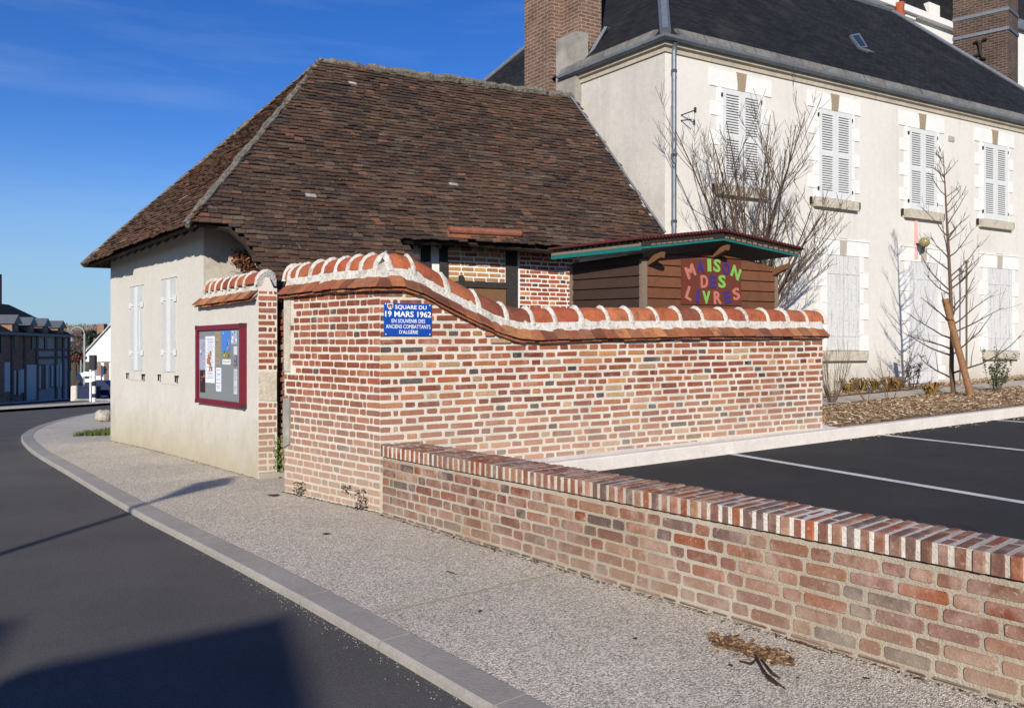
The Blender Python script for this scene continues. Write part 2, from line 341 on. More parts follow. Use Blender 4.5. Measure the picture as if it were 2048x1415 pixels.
# ------------------------------------------------------------------ ground surfaces
def strip(name, left, right, zf, m, cols=10, kind='structure', seg=None):
    mb = MB(); n = len(left)
    for i in range(n):
        for j in range(cols+1):
            t = j/cols; p = Vector(left[i]).lerp(Vector(right[i]), t); mb.v.append(Vector((p.x, p.y, zf(p.x, p.y))))
    for i in range(n-1):
        for j in range(cols):
            a = i*(cols+1)+j; mb.f.append([a, a+1, a+cols+2, a+cols+1]); mb.c.append((1, 1, 1)); mb.m.append(0)
    o = mb.build(name, m); tag(o, kind=kind); return o
mb = MB()                                                  # one sheet to the horizon
gx = [-900, -500, -300, -200, -140]+list(range(-100, 101, 5))+[140, 200, 300, 500, 900]
gy = [-300, -150, -80]+list(range(-60, 161, 5))+[200, 260, 340, 450, 700, 1200]
for y in gy:
    for x in gx: mb.v.append(Vector((x, y, zg(x, y)-.16)))
for j in range(len(gy)-1):
    for i in range(len(gx)-1):
        a = j*len(gx)+i; mb.f.append([a, a+1, a+len(gx)+1, a+len(gx)]); mb.c.append((1, 1, 1)); mb.m.append(0)
tag(mb.build('ground', M['ground']), kind='structure')
# kerb line of the street
kpx = [(982, 1415), (692, 1246), (568, 1177), (404, 1091), (255, 1016), (138, 945.5), (69, 907), (46, 886), (40, 872), (53, 860), (88, 846), (141, 833), (196, 823)]
K = [gpt(*p) for p in kpx]
kd = (K[0]-K[1]).normalized()
K = [K[0]+kd*16, K[0]+kd*9, K[0]+kd*4, K[0]+kd*2]+K
e = K[-1]; K += [e+Vector((.6, 4, 0)), e+Vector((1.8, 9, 0)), e+Vector((5, 20, 0)), e+Vector((8, 34, 0))]
def smooth(P, it=2):
    for _ in range(it):
        Q = [P[0]]
        for a, b in zip(P, P[1:]): Q += [a.lerp(b, .25), a.lerp(b, .75)]
        Q.append(P[-1]); P = Q
    return P
K = smooth([Vector((p.x, p.y, 0)) for p in K])
def offs(P, d):
    out = []
    for i, p in enumerate(P):
        t = (P[min(i+1, len(P)-1)]-P[max(i-1, 0)]).normalized(); out.append(p+Vector((t.y, -t.x, 0))*d)
    return out
def resample(P, step):
    out = [P[0]]; acc = 0
    for a, b in zip(P, P[1:]):
        L = (b-a).length; t = step-acc
        while t <= L: out.append(a.lerp(b, t/L)); t += step
        acc = (acc+L) % step if L else acc
    return out
KI = offs(K, .21); KL = offs(K, -6.0)
KL = [Vector((min(a.x, b.x), a.y, 0)) if False else a for a, b in zip(KL, K)]
strip('road', KL, K, lambda x, y: zg(x, y)-.045, M['asphalt'], 8)
far = [gpt(-260, 812), gpt(120, 800), gpt(420, 790)]
# far junction: asphalt beyond the bend
mb = MB()
for i in range(14):
    for j in range(14):
        x0, x1 = -75+i*6, -75+i*6+6; y0, y1 = 24+j*6, 30+j*6
        if x1 > -13 and y0 < 60: continue
        mb.quad(*[Vector((x, y, zg(x, y)-.052)) for x, y in ((x0, y0), (x1, y0), (x1, y1), (x0, y1))])
tag(mb.build('far_road', M['asphalt']), kind='structure')
# pavement between kerb and buildings
bnd = []
for p in KI:
    q = p+Vector((.75, .66, 0))*3.6
    u = p.x*UD[0]+p.y*UD[1]
    d = 3.6
    if u > 16: d = 3.6+(u-16)*.25
    bnd.append(p+Vector((.75, .66, 0))*d)
strip('pavement', KI, bnd, lambda x, y: zg(x, y), M['aggregate'], 10)
# kerb stones: one street kerb with joints
mb = MB(); Kr = resample(K, 1.0)
for i in range(len(Kr)-1):
    a, b = Kr[i], Kr[i+1]; t = (b-a).normalized(); r = Vector((t.y, -t.x, 0)); g = .006
    a2 = a+t*g; b2 = b-t*g
    q = []
    for p in (a2, b2):
        z = zg(p.x, p.y)
        q.append([Vector((p.x, p.y, z-.06)), Vector((p.x, p.y, z-.012)), Vector((p.x+r.x*.02, p.y+r.y*.02, z+.006)), Vector((p.x+r.x*.205, p.y+r.y*.205, z+.006)), Vector((p.x+r.x*.215, p.y+r.y*.215, z-.06))])
    c = R(.9, 1.1)
    for k in range(4): mb.quad(q[0][k], q[1][k], q[1][k+1], q[0][k+1])
    mb.add(q[0], [(0, 1, 2, 3, 4)]); mb.add(q[1], [(4, 3, 2, 1, 0)])
tag(mb.build('street_kerb', M['kerbstone']), kind='structure')
# grit in the gutter and the expansion joint across the pavement
mb = MB()
for i in range(1500):
    k = random.randrange(8, 110) % (len(K)-1); a = K[k].lerp(K[k+1], random.random()); t = (K[k+1]-K[k]).normalized()
    if a.y > 20 or a.y < 2.2: continue
    o = -abs(random.gauss(0, .055))-.005; p = a+Vector((t.y, -t.x, 0))*o; z = zg(p.x, p.y)-.044
    s_ = R(.002, .006); c = R(.12, .34)
    an = R(0, 6.3)
    mb.add([Vector((p.x+math.cos(an+q)*s_, p.y+math.sin(an+q)*s_, z)) for q in (0, 2.1, 4.2)]+[Vector((p.x, p.y, z+s_))], [(0, 1, 3), (1, 2, 3), (2, 0, 3)], (c, c*.93, c*.84))
tag(mb.build('gutter_grit', M['grit']), 'pale grit washed along the foot of the street kerb', 'grit', kind='stuff')
mb = MB(); j0 = gpt(756, 1228); j1 = gpt(1140, 1140); t = (j1-j0).normalized(); r = Vector((t.y, -t.x, 0))
pp = []
for i in range(25):
    p = j0.lerp(j1, i/24)+r*R(-.006, .006); pp.append(p)
for a, b in zip(pp, pp[1:]):
    mb.quad(*[Vector((q.x, q.y, zg(q.x, q.y)+.004)) for q in (a-r*R(.006, .012), b-r*R(.006, .012), b+r*.009, a+r*.009)])
tag(mb.build('pavement_joint', M['kerb_joint']), kind='structure')
# opposite pavement behind the camera
strip('pavement_opposite', offs(K, -9.5), offs(K, -6.0), lambda x, y: zg(x, y)+.07, M['aggregate'], 3)
# ---- car park
mb = MB()
def kpt(s, q, dz=0, zf=zpark):
    p = KB.pt(s, 0, q); p.z = zf(p.x, p.y)+dz; return p
def lowback(s):                                            # rear line of the low wall
    return LO.o+LO.d*s-LO.n*.2
poly = [LO.o+LO.d*(-.1)-LO.n*.2, LO.o+LO.d*9-LO.n*.2]
A1 = LO.o+LO.d*.6-LO.n*.2; A2 = LO.o+LO.d*9.5-LO.n*.2
pts = [KB.pt(-2.2, 0, -.02), Vector((A1.x, A1.y, 0)), Vector((A2.x, A2.y, 0)), KB.pt(26, 0, 14), KB.pt(26, 0, -.02)]
mb.add([Vector((p.x, p.y, zpark(p.x, p.y))) for p in pts], [tuple(range(5))])
tag(mb.build('car_park', M['asphalt_park']), kind='structure')
mb = MB()
for s in (.80, 3.50, 6.14, 8.8, 11.5):
    mb.add([kpt(s+a, q, .005) for a, q in ((-.05, .0), (-.05, 4.9), (.05, 4.9), (.05, .0))], [(0, 1, 2, 3)])
tag(mb.build('parking_lines', M['paint_line']), kind='structure')
# white kerb, one metre blocks
mb = MB()
s = -2.6
while s < 24:
    a, b = s+.003, s+.997; q = []
    for x in (a, b):
        pf = KB.pt(x, 0, 0); zt = zbed(pf.x, pf.y)
        q.append([Vector((*KB.pt(x, 0, 0).xy, zt-.35)), Vector((*KB.pt(x, 0, 0).xy, zt-.012)), Vector((*KB.pt(x, 0, -.012).xy, zt)), Vector((*KB.pt(x, 0, -.12).xy, zt)), Vector((*KB.pt(x, 0, -.12).xy, zt-.35))])
    for k in range(4): mb.quad(q[0][k], q[1][k], q[1][k+1], q[0][k+1])
    mb.add(q[0], [(4, 3, 2, 1, 0)]); mb.add(q[1], [(0, 1, 2, 3, 4)]); s += 1
tag(mb.build('car_park_kerb', M['concrete']), kind='structure')
# cement apron between kerb and brick wall
mb = MB()
for i in range(11):
    a, b = -2.6+i*.5, -2.6+(i+1)*.5
    mb.quad(kpt(a, -.122, -.012, zbed), kpt(b, -.122, -.012, zbed), kpt(b, -.6, .03, zbed), kpt(a, -.6, .03, zbed))
tag(mb.build('cement_apron', M['cement']), kind='structure')
# yard ground behind wall, planting bed, path
def bedquad(mb, s0, s1, q0, q1, dz0=0, dz1=0):
    n = max(1, int((s1-s0)/1.0))
    for i in range(n):
        a = s0+(s1-s0)*i/n; b = s0+(s1-s0)*(i+1)/n
        mb.quad(kpt(a, q0, dz0, zbed), kpt(b, q0, dz0, zbed), kpt(b, q1, dz1, zbed), kpt(a, q1, dz1, zbed))
mb = MB(); bedquad(mb, -1.6, 30, -.4, -5.2, -.03, -.03)
tag(mb.build('yard', M['earth']), kind='structure')
mb = MB(); bedquad(mb, 2.75, 24, -.122, -2.15, -.01, .03)
tag(mb.build('planting_bed', M['earth']), kind='structure')
mb = MB(); bedquad(mb, 3.6, 24, -2.2, -3.15, .02, .02)
tag(mb.build('path', mat('path', (.42, .37, .30), .95, nz=(60, .15), big=(1, .12), bump=(60, .005))), kind='structure')
mb = MB()
for q, s0, s1 in ((-2.18, 3.6, 9.9), (-2.20, 12.0, 22), (-3.18, 3.6, 8.9), (-3.2, 12.4, 22)):
    a = kpt(s0, q, .0, zbed); b = kpt(s1, q, .0, zbed); n = KB.n
    o_ = Vector((n.x, n.y, 0))*.02; u = Vector((0, 0, .035))
    mb.hexa([a-o_, b-o_, b+o_, a+o_, a-o_+u, b-o_+u, b+o_+u, a+o_+u])
o = mb.each('edging_board', M['dark_wood'])
for q, lab in zip(o, ('dark edging board between path and bark bed beside the wall end', 'dark edging board between path and bed right of the young tree', 'dark edging board nearest the house left of the white door', 'dark edging board nearest the house right of the white door')): tag(q, lab, 'edging board', 'edging boards of the path')

# ------------------------------------------------------------------ brickwork as real bricks
PAL_W = [(lin(160, 92, 68), 5), (lin(146, 80, 62), 5), (lin(174, 108, 78), 4), (lin(186, 130, 90), 1.8), (lin(128, 68, 54), 3), (lin(92, 84, 82), 1.6), (lin(62, 62, 66), .9), (lin(186, 150, 126), 1.4)]
PAL_L = [(lin(150, 84, 64), 5), (lin(140, 78, 60), 5), (lin(162, 98, 76), 3), (lin(124, 68, 56), 2), (lin(92, 80, 76), .7)]
PAL_LOW = [(lin(142, 98, 84), 5), (lin(132, 90, 80), 4), (lin(154, 114, 100), 4), (lin(122, 74, 62), 3), (lin(112, 88, 84), 2.5), (lin(140, 80, 58), 1.2), (lin(96, 80, 80), 1.4)]
PAL_COP = [(lin(140, 92, 76), 5), (lin(126, 88, 78), 4), (lin(158, 120, 102), 4), (lin(112, 88, 84), 3), (lin(146, 84, 62), 3)]
PAL_PALE = [(lin(190, 148, 106), 5), (lin(178, 124, 90), 3), (lin(170, 95, 70), 2), (lin(90, 80, 80), .6)]
PAL_MIX = [(lin(170, 88, 64), 5), (lin(150, 72, 56), 4), (lin(200, 135, 92), 2), (lin(80, 72, 76), 1.6)]
def pick(pal):
    t = sum(w for _, w in pal)*random.random()
    for c, w in pal:
        t -= w
        if t <= 0: break
    k = R(.66, .98); return (c[0]*k, c[1]*k*R(.96, 1.07), c[2]*k*R(.82, .95))
def brick(mb, fr, s0, s1, zf0, zf1, zmin, zmax, t, col, jit=.003, cut=.007, off=0, mi=0):
    """zf0/zf1: functions s -> bottom and top z of the course"""
    sm = (s0+s1)/2
    lo = max(zf0(sm), zmin(sm)); hi = min(zf1(sm), zmax(sm))
    if hi-lo < .014: return
    ring = [(s0, 0, 1), (s0, 1, 1), (s0, 1, 2), (s1, 1, 2), (s1, 1, 1), (s1, 0, 1), (s1, 0, 0), (s0, 0, 0)]
    pts = [(s0, 'b', cut), (s0, 't', -cut), (s0+cut, 't', 0), (s1-cut, 't', 0), (s1, 't', -cut), (s1, 'b', cut), (s1-cut, 'b', 0), (s0+cut, 'b', 0)]
    base = []; front = []; ins = .0035
    for s, w, dz in pts:
        zb = max(zf0(s), zmin(s)); zt = min(zf1(s), zmax(s))
        if zt < zb+.01: zt = zb+.01
        z = (zb if w == 'b' else zt)+dz
        js, jz = R(-jit, jit), R(-jit, jit)
        base.append(fr.pt(s+js, z+jz, off))
        cs = ins if s < sm else -ins; cz = ins if w == 'b' else -ins
        front.append(fr.pt(s+js+cs, z+jz+cz, off+t))
    vs = base+front
    fs = [tuple(range(8, 16))]+[(i, (i+1) % 8, 8+(i+1) % 8, 8+i) for i in range(8)]
    mb.add(vs, fs, col, mi)
def courses(mb, fr, s0, s1, zline, n0, n1, ch, bh, zmin, zmax, pal, lens=(.237, .105), joint=.03, t=.007, jit=.003, extra=None, cut=.007, skip=None, par=0):
    for k in range(n0, n1):
        f0 = lambda s, k=k: zline(s)+k*ch; f1 = lambda s, k=k: zline(s)+k*ch+bh
        s = s0+.001; i = (k+par) % 2
        while s < s1:
            L = lens[i % 2]*R(.94, 1.06) if random.random() > .06 else lens[(i+1) % 2]; i += 1
            a, b = max(s, s0+.002), min(s+L, s1-.002)
            if b-a > .03:
                if not (skip and skip((a+b)/2, f0((a+b)/2)+bh/2)):
                    wv = R(-.003, .003); cb = pick(pal)
                    if b-a > .16 and cb[0] < .14 and random.random() < .75: cb = pick(pal)
                    brick(mb, fr, a, b, lambda x: f0(x)+wv, lambda x: f1(x)+wv, zmin, zmax, t*R(.7, 1.3), cb, jit, cut, extra((a+b)/2, f0((a+b)/2)) if extra else 0)
            s += L+joint*R(.85, 1.15)
            if i == (k+par) % 2+1 and (k+par) % 2:
                brick(mb, fr, s, s+.045, f0, f1, zmin, zmax, t, pick(pal), jit, min(cut, .005), extra(s, f0(s)) if extra else 0) if not (skip and skip(s, f0(s))) and s+.05 < s1 else None
                s += .045+joint*.8
def interp(P):
    P = sorted(P)
    def f(s):
        if s <= P[0][0]: return P[0][1]
        for (a, za), (b, zb) in zip(P, P[1:]):
            if s <= b: return za+(zb-za)*(s-a)/(b-a)
        return P[-1][1]
    return f
# eave profile of the long face
epx = [(752, 573), (800, 573), (824, 574), (860, 592), (897, 612), (949, 639), (1001, 664.5), (1030, 675), (1049, 679), (1080, 680), (1237, 675), (1435, 672), (1655, 672)]
EP = [RW.hit(x, y, .10) for x, y in epx]
zeR = interp(EP); sR1 = RW.hit(1645, 800)[0]
EPl = [LW.hit(x, y, .10) for x, y in ((547, 591), (668, 577), (751, 573))]
zeL = interp(EPl); sL1 = LW.hit(569, 800)[0]
zcor = zeR(0)
zb0 = RW.hit(1110, 912); zb1 = RW.hit(1645, 853)
zbR = lambda s: zb0[1]+(zb1[1]-zb0[1])*(s-zb0[0])/(zb1[0]-zb0[0])-.01
zlR0 = RW.hit(745, 690); zlR1 = RW.hit(1645, 678)
zlR = lambda s: zlR0[1]+(zlR1[1]-zlR0[1])*(s-zlR0[0])/(zlR1[0]-zlR0[0])+.004
wall = thing('brick_wall', (C0[0], C0[1], 0), 'tall red brick wall with swept terracotta coping turning the pavement corner', 'brick wall')
mb = MB(); T = .36
def slab(mb, fr, s0, s1, zmin, zmax, th, n=40, off=-.001, col=(1, 1, 1), mi=0, k0=0.0):
    for i in range(n):
        a = s0+(s1-s0)*i/n; b = s0+(s1-s0)*(i+1)/n
        q = []
        for o in (off, off-th):
            ka = a+(k0*(-o) if i == 0 else 0)
            q += [fr.pt(ka, zmin(ka), o), fr.pt(b, zmin(b), o), fr.pt(b, zmax(b), o), fr.pt(ka, zmax(ka), o)]
        mb.add(q, [(0, 1, 2, 3), (7, 6, 5, 4), (3, 2, 6, 7)]+([(0, 3, 7, 4)] if i == 0 else [])+([(1, 5, 6, 2)] if i == n-1 else []), col, mi)
slab(mb, RW, 0, sR1, lambda s: zbR(s)-.5, lambda s: zeR(s)+.05, T)
slab(mb, LW, 0, sL1, lambda s: -.1, lambda s: zeL(s)+.05, T)
mb.build('mortar', M['mortar'], wall)
mb = MB()
sc = RW.hit(985, 690)[0]
def corb(s, z):
    return .022 if (s > sc-.05 and z > zlR(s)-.02) else 0
courses(mb, RW, 0, sR1, zlR, -20, 10, .0787, .050, zbR, lambda s: zeR(s)-.015, PAL_W, extra=corb)
zlL = lambda s: zlR(0)+.008*s
courses(mb, LW, 0, sL1, zlL, -24, 10, .0787, .055, lambda s: zg(*LW.pt(s, 0, 0).xy)+.02, lambda s: zeL(s)-.01, PAL_L, lens=(.20, .095), joint=.018, t=.005, par=1, skip=lambda s, z: s > sL1-.13 and 1.35 < z < 2.2)
# a few quoin headers to wrap the corner
mb.build('brickwork', M['brick'], wall)
mb = MB(); mb.fquad(LW, [(sL1-.12, .55), (sL1-.005, .5), (sL1-.005, 1.06), (sL1-.13, 1.06)], -.01, .022)
mb.build('stone_patch', M['cement_grey'], wall); mb = MB(); mb.fquad(LW, [(sL1-.12, 1.36), (sL1-.004, 1.36), (sL1-.004, 2.18), (sL1-.13, 2.18)], -.01, .012)
mb.build('stone_patch', M['stone'], wall)
# coping builder
def coping(parent, fr, s0, s1, ze, T, e, kk=None, joints=None, bw=1.0):
    """kk: mitre factor at s0 (None = square end)."""
    def cl(s, off):
        if kk is not None: s = max(s, -off*kk)
        return s
    c = -T/2; Wd = T/2+e
    # eave tiles, two layers, both sides
    mb = MB()
    for layer, (dz, ins, th) in enumerate(((0.0, 0, .016), (-.030, .035, .018))):
        for side in (1, -1):
            s = s0-.1 if kk is not None else s0
            while s < s1:
                Lt = R(.13, .19); a, b = s, min(s+Lt-.004, s1)
                col = random.choice([lin(156, 98, 66), lin(142, 84, 58), lin(168, 114, 76), lin(116, 70, 52), lin(134, 90, 64)]); kx = R(.85, 1.1); col = tuple(x*kx for x in col)
                jz = R(-.006, .006)
                offs_ = [(Wd-ins+R(-.01, .006), dz+jz), (Wd-ins-.15, dz+.122+jz)]
                q = []
                for dd in (0, th):
                    for (o, z), xs in ((offs_[0], (a, b)), (offs_[1], (b, a))):
                        for x in xs:
                            off = c+side*o; xx = cl(x, off)
                            q.append(fr.pt(xx, ze(max(xx, s0))+z+dd, off))
                if b-a > .03 and (kk is None or cl(b, c+side*(Wd-ins)) > cl(a, c+side*(Wd-ins))+.01): mb.hexa(q, col)
                s += Lt
    mb.build('eave_tiles', M['terracotta'], parent)
    # mortar bed
    mb = MB(); prof = [(-Wd+.05, .0), (-Wd+.115, .108), (-Wd+.15, .215), (-.06, .27), (.06, .27), (Wd-.15, .215), (Wd-.115, .108), (Wd-.05, .0)]
    n = max(8, int((s1-s0)/.07)); rings = []
    for i in range(n+1):
        s = s0+(s1-s0)*i/n; ring = []
        for k, (o, z) in enumerate(prof):
            off = c+o; xx = cl(s, off)
            if i == n or (kk is None and i == 0): jj = 0
            else: jj = R(-.008, .008)
            if kk is not None and i == 0: xx = -off*kk
            ring.append(fr.pt(xx+(-.012 if (i == n) else (.012 if (i == 0 and kk is None) else 0)), ze(max(xx, s0))+z+jj, off+jj*.6))
        rings.append(ring)
    for i in range(n):
        for k in range(len(prof)-1): mb.quad(rings[i][k], rings[i+1][k], rings[i+1][k+1], rings[i][k+1])
    mb.add(rings[0], [tuple(range(len(prof)))]); mb.add(rings[-1], [tuple(range(len(prof)))])
    # bands of mortar over the joints
    def arc(s, w, zt, zb, nseg=9, lean=.0):
        out = []
        for i in range(nseg):
            a = math.pi*i/(nseg-1); o = -math.cos(a)*w; z = zb+(zt-zb)*math.sin(a)**.8
            off = c+o; xx = cl(s+lean*math.sin(a), off)
            out.append(fr.pt(xx, ze(max(min(xx, s1), s0))+z, off))
        return out
    for s in joints:
        wv = R(.8, 1.2); hh = R(.0, .015)
        prev = None
        for ds, w, zt in ((-.036*wv*bw, .135, .345), (-.019*wv*bw, .147, .366+hh), (0, .151, .376+hh), (.019*wv*bw, .147, .364+hh), (.038*wv*bw, .13, .34)):
            a = [p+Vector((R(-.004, .004), R(-.004, .004), R(-.004, .004))) for p in arc(s+ds, w, zt, .17, 9, -.045)]
            if prev:
                for k in range(8): mb.quad(prev[k], a[k], a[k+1], prev[k+1])
            else: mb.add(a, [tuple(range(9))])
            prev = a
        mb.add(prev, [tuple(range(9))])
    mb.build('mortar_bed', M['mortar_cap'], parent)
    js = sorted(joints)
    for a, b in zip(js, js[1:]):
        t = MB(); a2, b2 = a+.012, b-.012
        col = random.choice([lin(164, 90, 58), lin(152, 80, 54), lin(170, 100, 66), lin(126, 70, 52), lin(158, 92, 62)])
        r1 = arc(a2, .136, .352, .195, 9, -.045); r2 = arc((a2+b2)/2, .142, .360, .195, 9, -.045); r3 = arc(b2, .134, .350, .195, 9, -.045)
        for x, y in ((r1, r2), (r2, r3)):
            for k in range(8): t.quad(x[k], y[k], y[k+1], x[k+1], col)
        t.add(r1, [tuple(range(9))], col); t.add(r3, [tuple(range(9))], col)
        t.build('ridge_tile', M['terracotta'], parent)
KM = .675
jx = [774, 822, 887, 949, 1005, 1056, 1100, 1153, 1205, 1251, 1303, 1349, 1393, 1439, 1481, 1523, 1562, 1600, 1636]
jR = [RW.hit(x, 620, -T/2)[0] for x in jx]; jR[0] = max(jR[0], .10)
coping(wall, RW, 0.0, sR1+.05, zeR, T, .10, KM, jR)
jxl = [770, 741, 715, 690, 664, 640, 613, 587, 566]
jL = sorted(LW.hit(x, 530, -T/2)[0] for x in jxl); jL = [max(j, .13) for j in jL]; jL[-1] = min(jL[-1], sL1-.0)
coping(wall, LW, 0.0, sL1+.02, zeL, T, .10, KM, jL)

# ------------------------------------------------------------------ low wall along the car park
low = thing('low_brick_wall', (LO0[0], LO0[1], 0), 'low brick wall topped with bricks on edge beside the pavement', 'low wall')
LL = 9.5; WT = .40; ZC = .575
zlow = lambda s: 0.0
mb = MB(); slab(mb, LO, .0, LL, lambda s: -.1, lambda s: ZC-.018, WT, 20, off=-.02)
mb.fbox(LO, .0, LL, ZC-.002, .6735, -WT+.02, .006, mi=1); mb.fbox(LO, .0, LL, ZC-.03, ZC, -WT+.05, -.05, mi=0)
mb.build('mortar', [M['mortar_low'], M['mortar_white']], low)
mb = MB()
courses(mb, LO, .01, LL, lambda s: ZC-.026, -8, 0, .0845, .064, lambda s: .004, lambda s: ZC-.024, PAL_LOW, lens=(.225, .105), joint=.022, t=.007, jit=.0025, cut=.009, extra=lambda s, z: -.019)
mb.build('brickwork', M['brick_low'], low)
mb = MB(); s = .004; k = 0
while s < LL:
    wd = .054*R(.9, 1.1); cols = pick(PAL_COP); cd = (1, 1, 1)
    cols = tuple(a*b for a, b in zip(cols, cd))
    L1, L2 = (.255, .125) if k % 2 else (.125, .255)
    o0 = .012+R(-.004, .004)
    zt = .678+R(-.004, .004)
    for (oa, ob) in ((o0, o0-L1), (o0-L1-.02, o0-L1-.02-L2)):
        c = .007; z0 = ZC-.002+R(-.003, .003)
        a, b = s, s+wd
        v = []
        for (x, y) in ((a+c, 0), (b-c, 0)): pass
        # rounded block: 3 rings in off direction
        prof = [(a, z0), (a, zt-c), (a+c, zt), (b-c, zt), (b, zt-c), (b, z0)]
        rings = []
        for off, sh in ((oa, c), (oa-c, 0), (ob+c*.5, 0), (ob, c*.5)):
            rings.append([LO.pt(min(max(x, a+sh), b-sh)+R(-.0015, .0015), min(z, zt-sh)+R(-.0015, .0015), off) for x, z in prof])
        base = len(mb.v)
        vs = [p for r in rings for p in r]; n6 = 6
        fs = [tuple(range(6)), tuple(range(18, 24))]
        for i in range(3):
            for j in range(6): fs.append((i*6+j, i*6+(j+1) % 6, (i+1)*6+(j+1) % 6, (i+1)*6+j))
        mb.add(vs, fs, cols); cols = tuple(a_*b_ for a_, b_ in zip(pick(PAL_COP), cd))
    s += wd+.0205; k += 1
mb.build('coping_bricks', M['brick_low'], low)

# ------------------------------------------------------------------ rendered wall with brick end and notice board
rw = thing('rendered_wall', (E0[0], E0[1], 0), 'short cream rendered wall with tiled coping and brick end beside the gate gap', 'wall')
T2 = .24
ze2p = [FC.hit(x, y, .12) for x, y in ((391.5, 610), (493, 597))]
ze2 = interp(ze2p)
mb = MB(); slab(mb, FC, 0, 1.76, lambda s: -.2, lambda s: ze2(s)+.06, T2, 6)
mb.build('render', M['render'], rw)
mb = MB()
mb.fquad(EF, [(.005, .0), (.235, .0), (.235, ze2(0)+.14), (.005, ze2(0)+.14)], -.02, .006)
mb.fquad(EF, [(.03, ze2(0)+.1), (.21, ze2(0)+.1), (.14, ze2(0)+.27), (.10, ze2(0)+.27)], -.02, .007)
mb.build('end_mortar', M['mortar'], rw)
mb = MB()
courses(mb, EF, .008, .232, lambda s: .02, 0, 33, .0787, .056, lambda s: .02, lambda s: ze2(0)+.10, PAL_L, lens=(.205, .10), joint=.018, t=.012, skip=lambda s, z: .98 < z < 1.32)
mb.build('end_brickwork', M['brick'], rw)
mb = MB(); mb.fquad(EF, [(.01, .98), (.23, .96), (.23, 1.33), (.01, 1.33)], -.01, .016)
mb.build('end_stone', M['stone'], rw)
j2 = sorted(FC.hit(x, 552, -T2/2)[0] for x in (427, 438, 449, 462, 476, 491, 507, 524)); j2[0] = .03
coping(rw, FC, 0, 1.88, ze2, T2, .12, None, j2, .55)
# threshold and rubble jamb in the gap
mb = MB(); mb.fbox(EF, .02, .50, -.05, .07, -.2, .04)
tag(mb.build('stone_threshold', M['cement_grey']), 'worn stone threshold in the narrow gap between the two garden walls', 'threshold')
a = at(552.5, 700, 9.92); b = at(583, 700, 9.55)
JB = Fr((a.x, a.y), (b.x-a.x, b.y-a.y), perp((b.x-a.x, b.y-a.y), (0, 0), (a.x, a.y)))
mb = MB(); L = (b-a).length; mb.fbox(JB, .035, L, 0, 2.12, -.3, -.03)
jb = mb.build('rubble_pier', M['cement_grey']); tag(jb, 'crumbling brick and stone jamb set back in the narrow gap', 'pier')
mb = MB(); courses(mb, JB, .04, L, lambda s: .05, 0, 28, .082, .060, lambda s: .05, lambda s: 2.1, PAL_L+[(lin(150, 140, 120), 3)], lens=(.10, .16), joint=.02, t=.03, jit=.009, extra=lambda s, z: -.031+R(-.01, .01))
mb.build('brickwork', M['brick'], jb)

# ------------------------------------------------------------------ cottage
cot = thing('cottage', (P0.x, P0.y, 0), 'old cottage with steep brown tiled hipped roof and cream street facade', 'cottage')
C3 = at(376, 444, 10.15); D3 = at(170, 526, 14.05)
mid = (P0+Q0)/2
def ray_on(px, py, p, n):                                  # pixel ray with a 3D plane
    d = Vector(((px-CX)/F, 1, -(py-CY)/F)); o = Vector((0, 0, H))
    t = (p-o).dot(n)/d.dot(n); return o+d*t
sA = (mid.x+.2487*mid.y)/-(.9135+.1011)
A3 = at(641, 124, mid.y+.4067*sA)
nrm = Vector((RN.x, RN.y, 0))
perpC = (Vector((C3.x, C3.y))-Vector((A3.x, A3.y))).dot(RN)
slope = (A3.z-C3.z)/perpC
NR = Vector((RN.x*slope, RN.y*slope, 1)).normalized()       # front roof plane normal
on = lambda x, y: ray_on(x, y, A3, NR)
B3 = on(1142, 194)
RT = Vector((RD.x, RD.y, 0)); RU = NR.cross(RT); RU = RU if RU.z > 0 else -RU
def roof_tiles(mb, P, T_, U_, N_, poly, e=.088, wd=.145, pal=None, lift=.0):
    """poly in (t,u) plane coords about P"""
    def inside(x, y):
        c = False; j = len(poly)-1
        for i in range(len(poly)):
            xi, yi = poly[i]; xj, yj = poly[j]
            if (yi > y) != (yj > y) and x < (xj-xi)*(y-yi)/(yj-yi)+xi: c = not c
            j = i
        return c
    xs = [p[0] for p in poly]; ys = [p[1] for p in poly]
    u = min(ys); row = 0; cprev = pal[0]
    while u < max(ys):
        x = min(xs)-R(0, wd); sagrow = R(-.004, .004)
        while x < max(xs):
            w_ = wd*R(.9, 1.08)
            if inside(x+w_/2, u+e*.5):
                c = random.choice(pal) if random.random() < .5 else cprev; cprev = c; k = R(.86, 1.12); col = (c[0]*k, c[1]*k, c[2]*k)
                if random.random() < .002: col = (.34, .33, .31)
                if random.random() < .03: col = (.15, .07, .045)
                sag = -.05*math.sin((x-min(xs))*.9)*math.sin((u-min(ys))*.8)
                h0 = .036+R(-.009, .014)+lift+sag*.6; h1 = .006+lift+sag*.6; j = R(-.011, .011)+sagrow; tw = R(-.009, .009)
                L = e+.05
                a = P+T_*(x+.002)+U_*(u+j+tw); b = P+T_*(x+w_-.002)+U_*(u+j-tw)
                q = [a+N_*h0, b+N_*(h0+R(-.004, .004)), b+U_*L+N_*h1, a+U_*L+N_*h1, a+N_*(h0-.016), b+N_*(h0-.016), b+U_*L+N_*(h1-.016), a+U_*L+N_*(h1-.016)]
                mb.hexa(q, col)
            x += w_
        u += e; row += 1
PALR = [lin(76, 57, 46), lin(68, 52, 44), lin(86, 64, 50), lin(62, 49, 43), lin(86, 72, 60), lin(74, 55, 44), lin(56, 46, 42)]
PALR2 = [lin(92, 66, 50), lin(84, 62, 48), lin(102, 72, 54), lin(76, 58, 46), lin(92, 72, 58)]
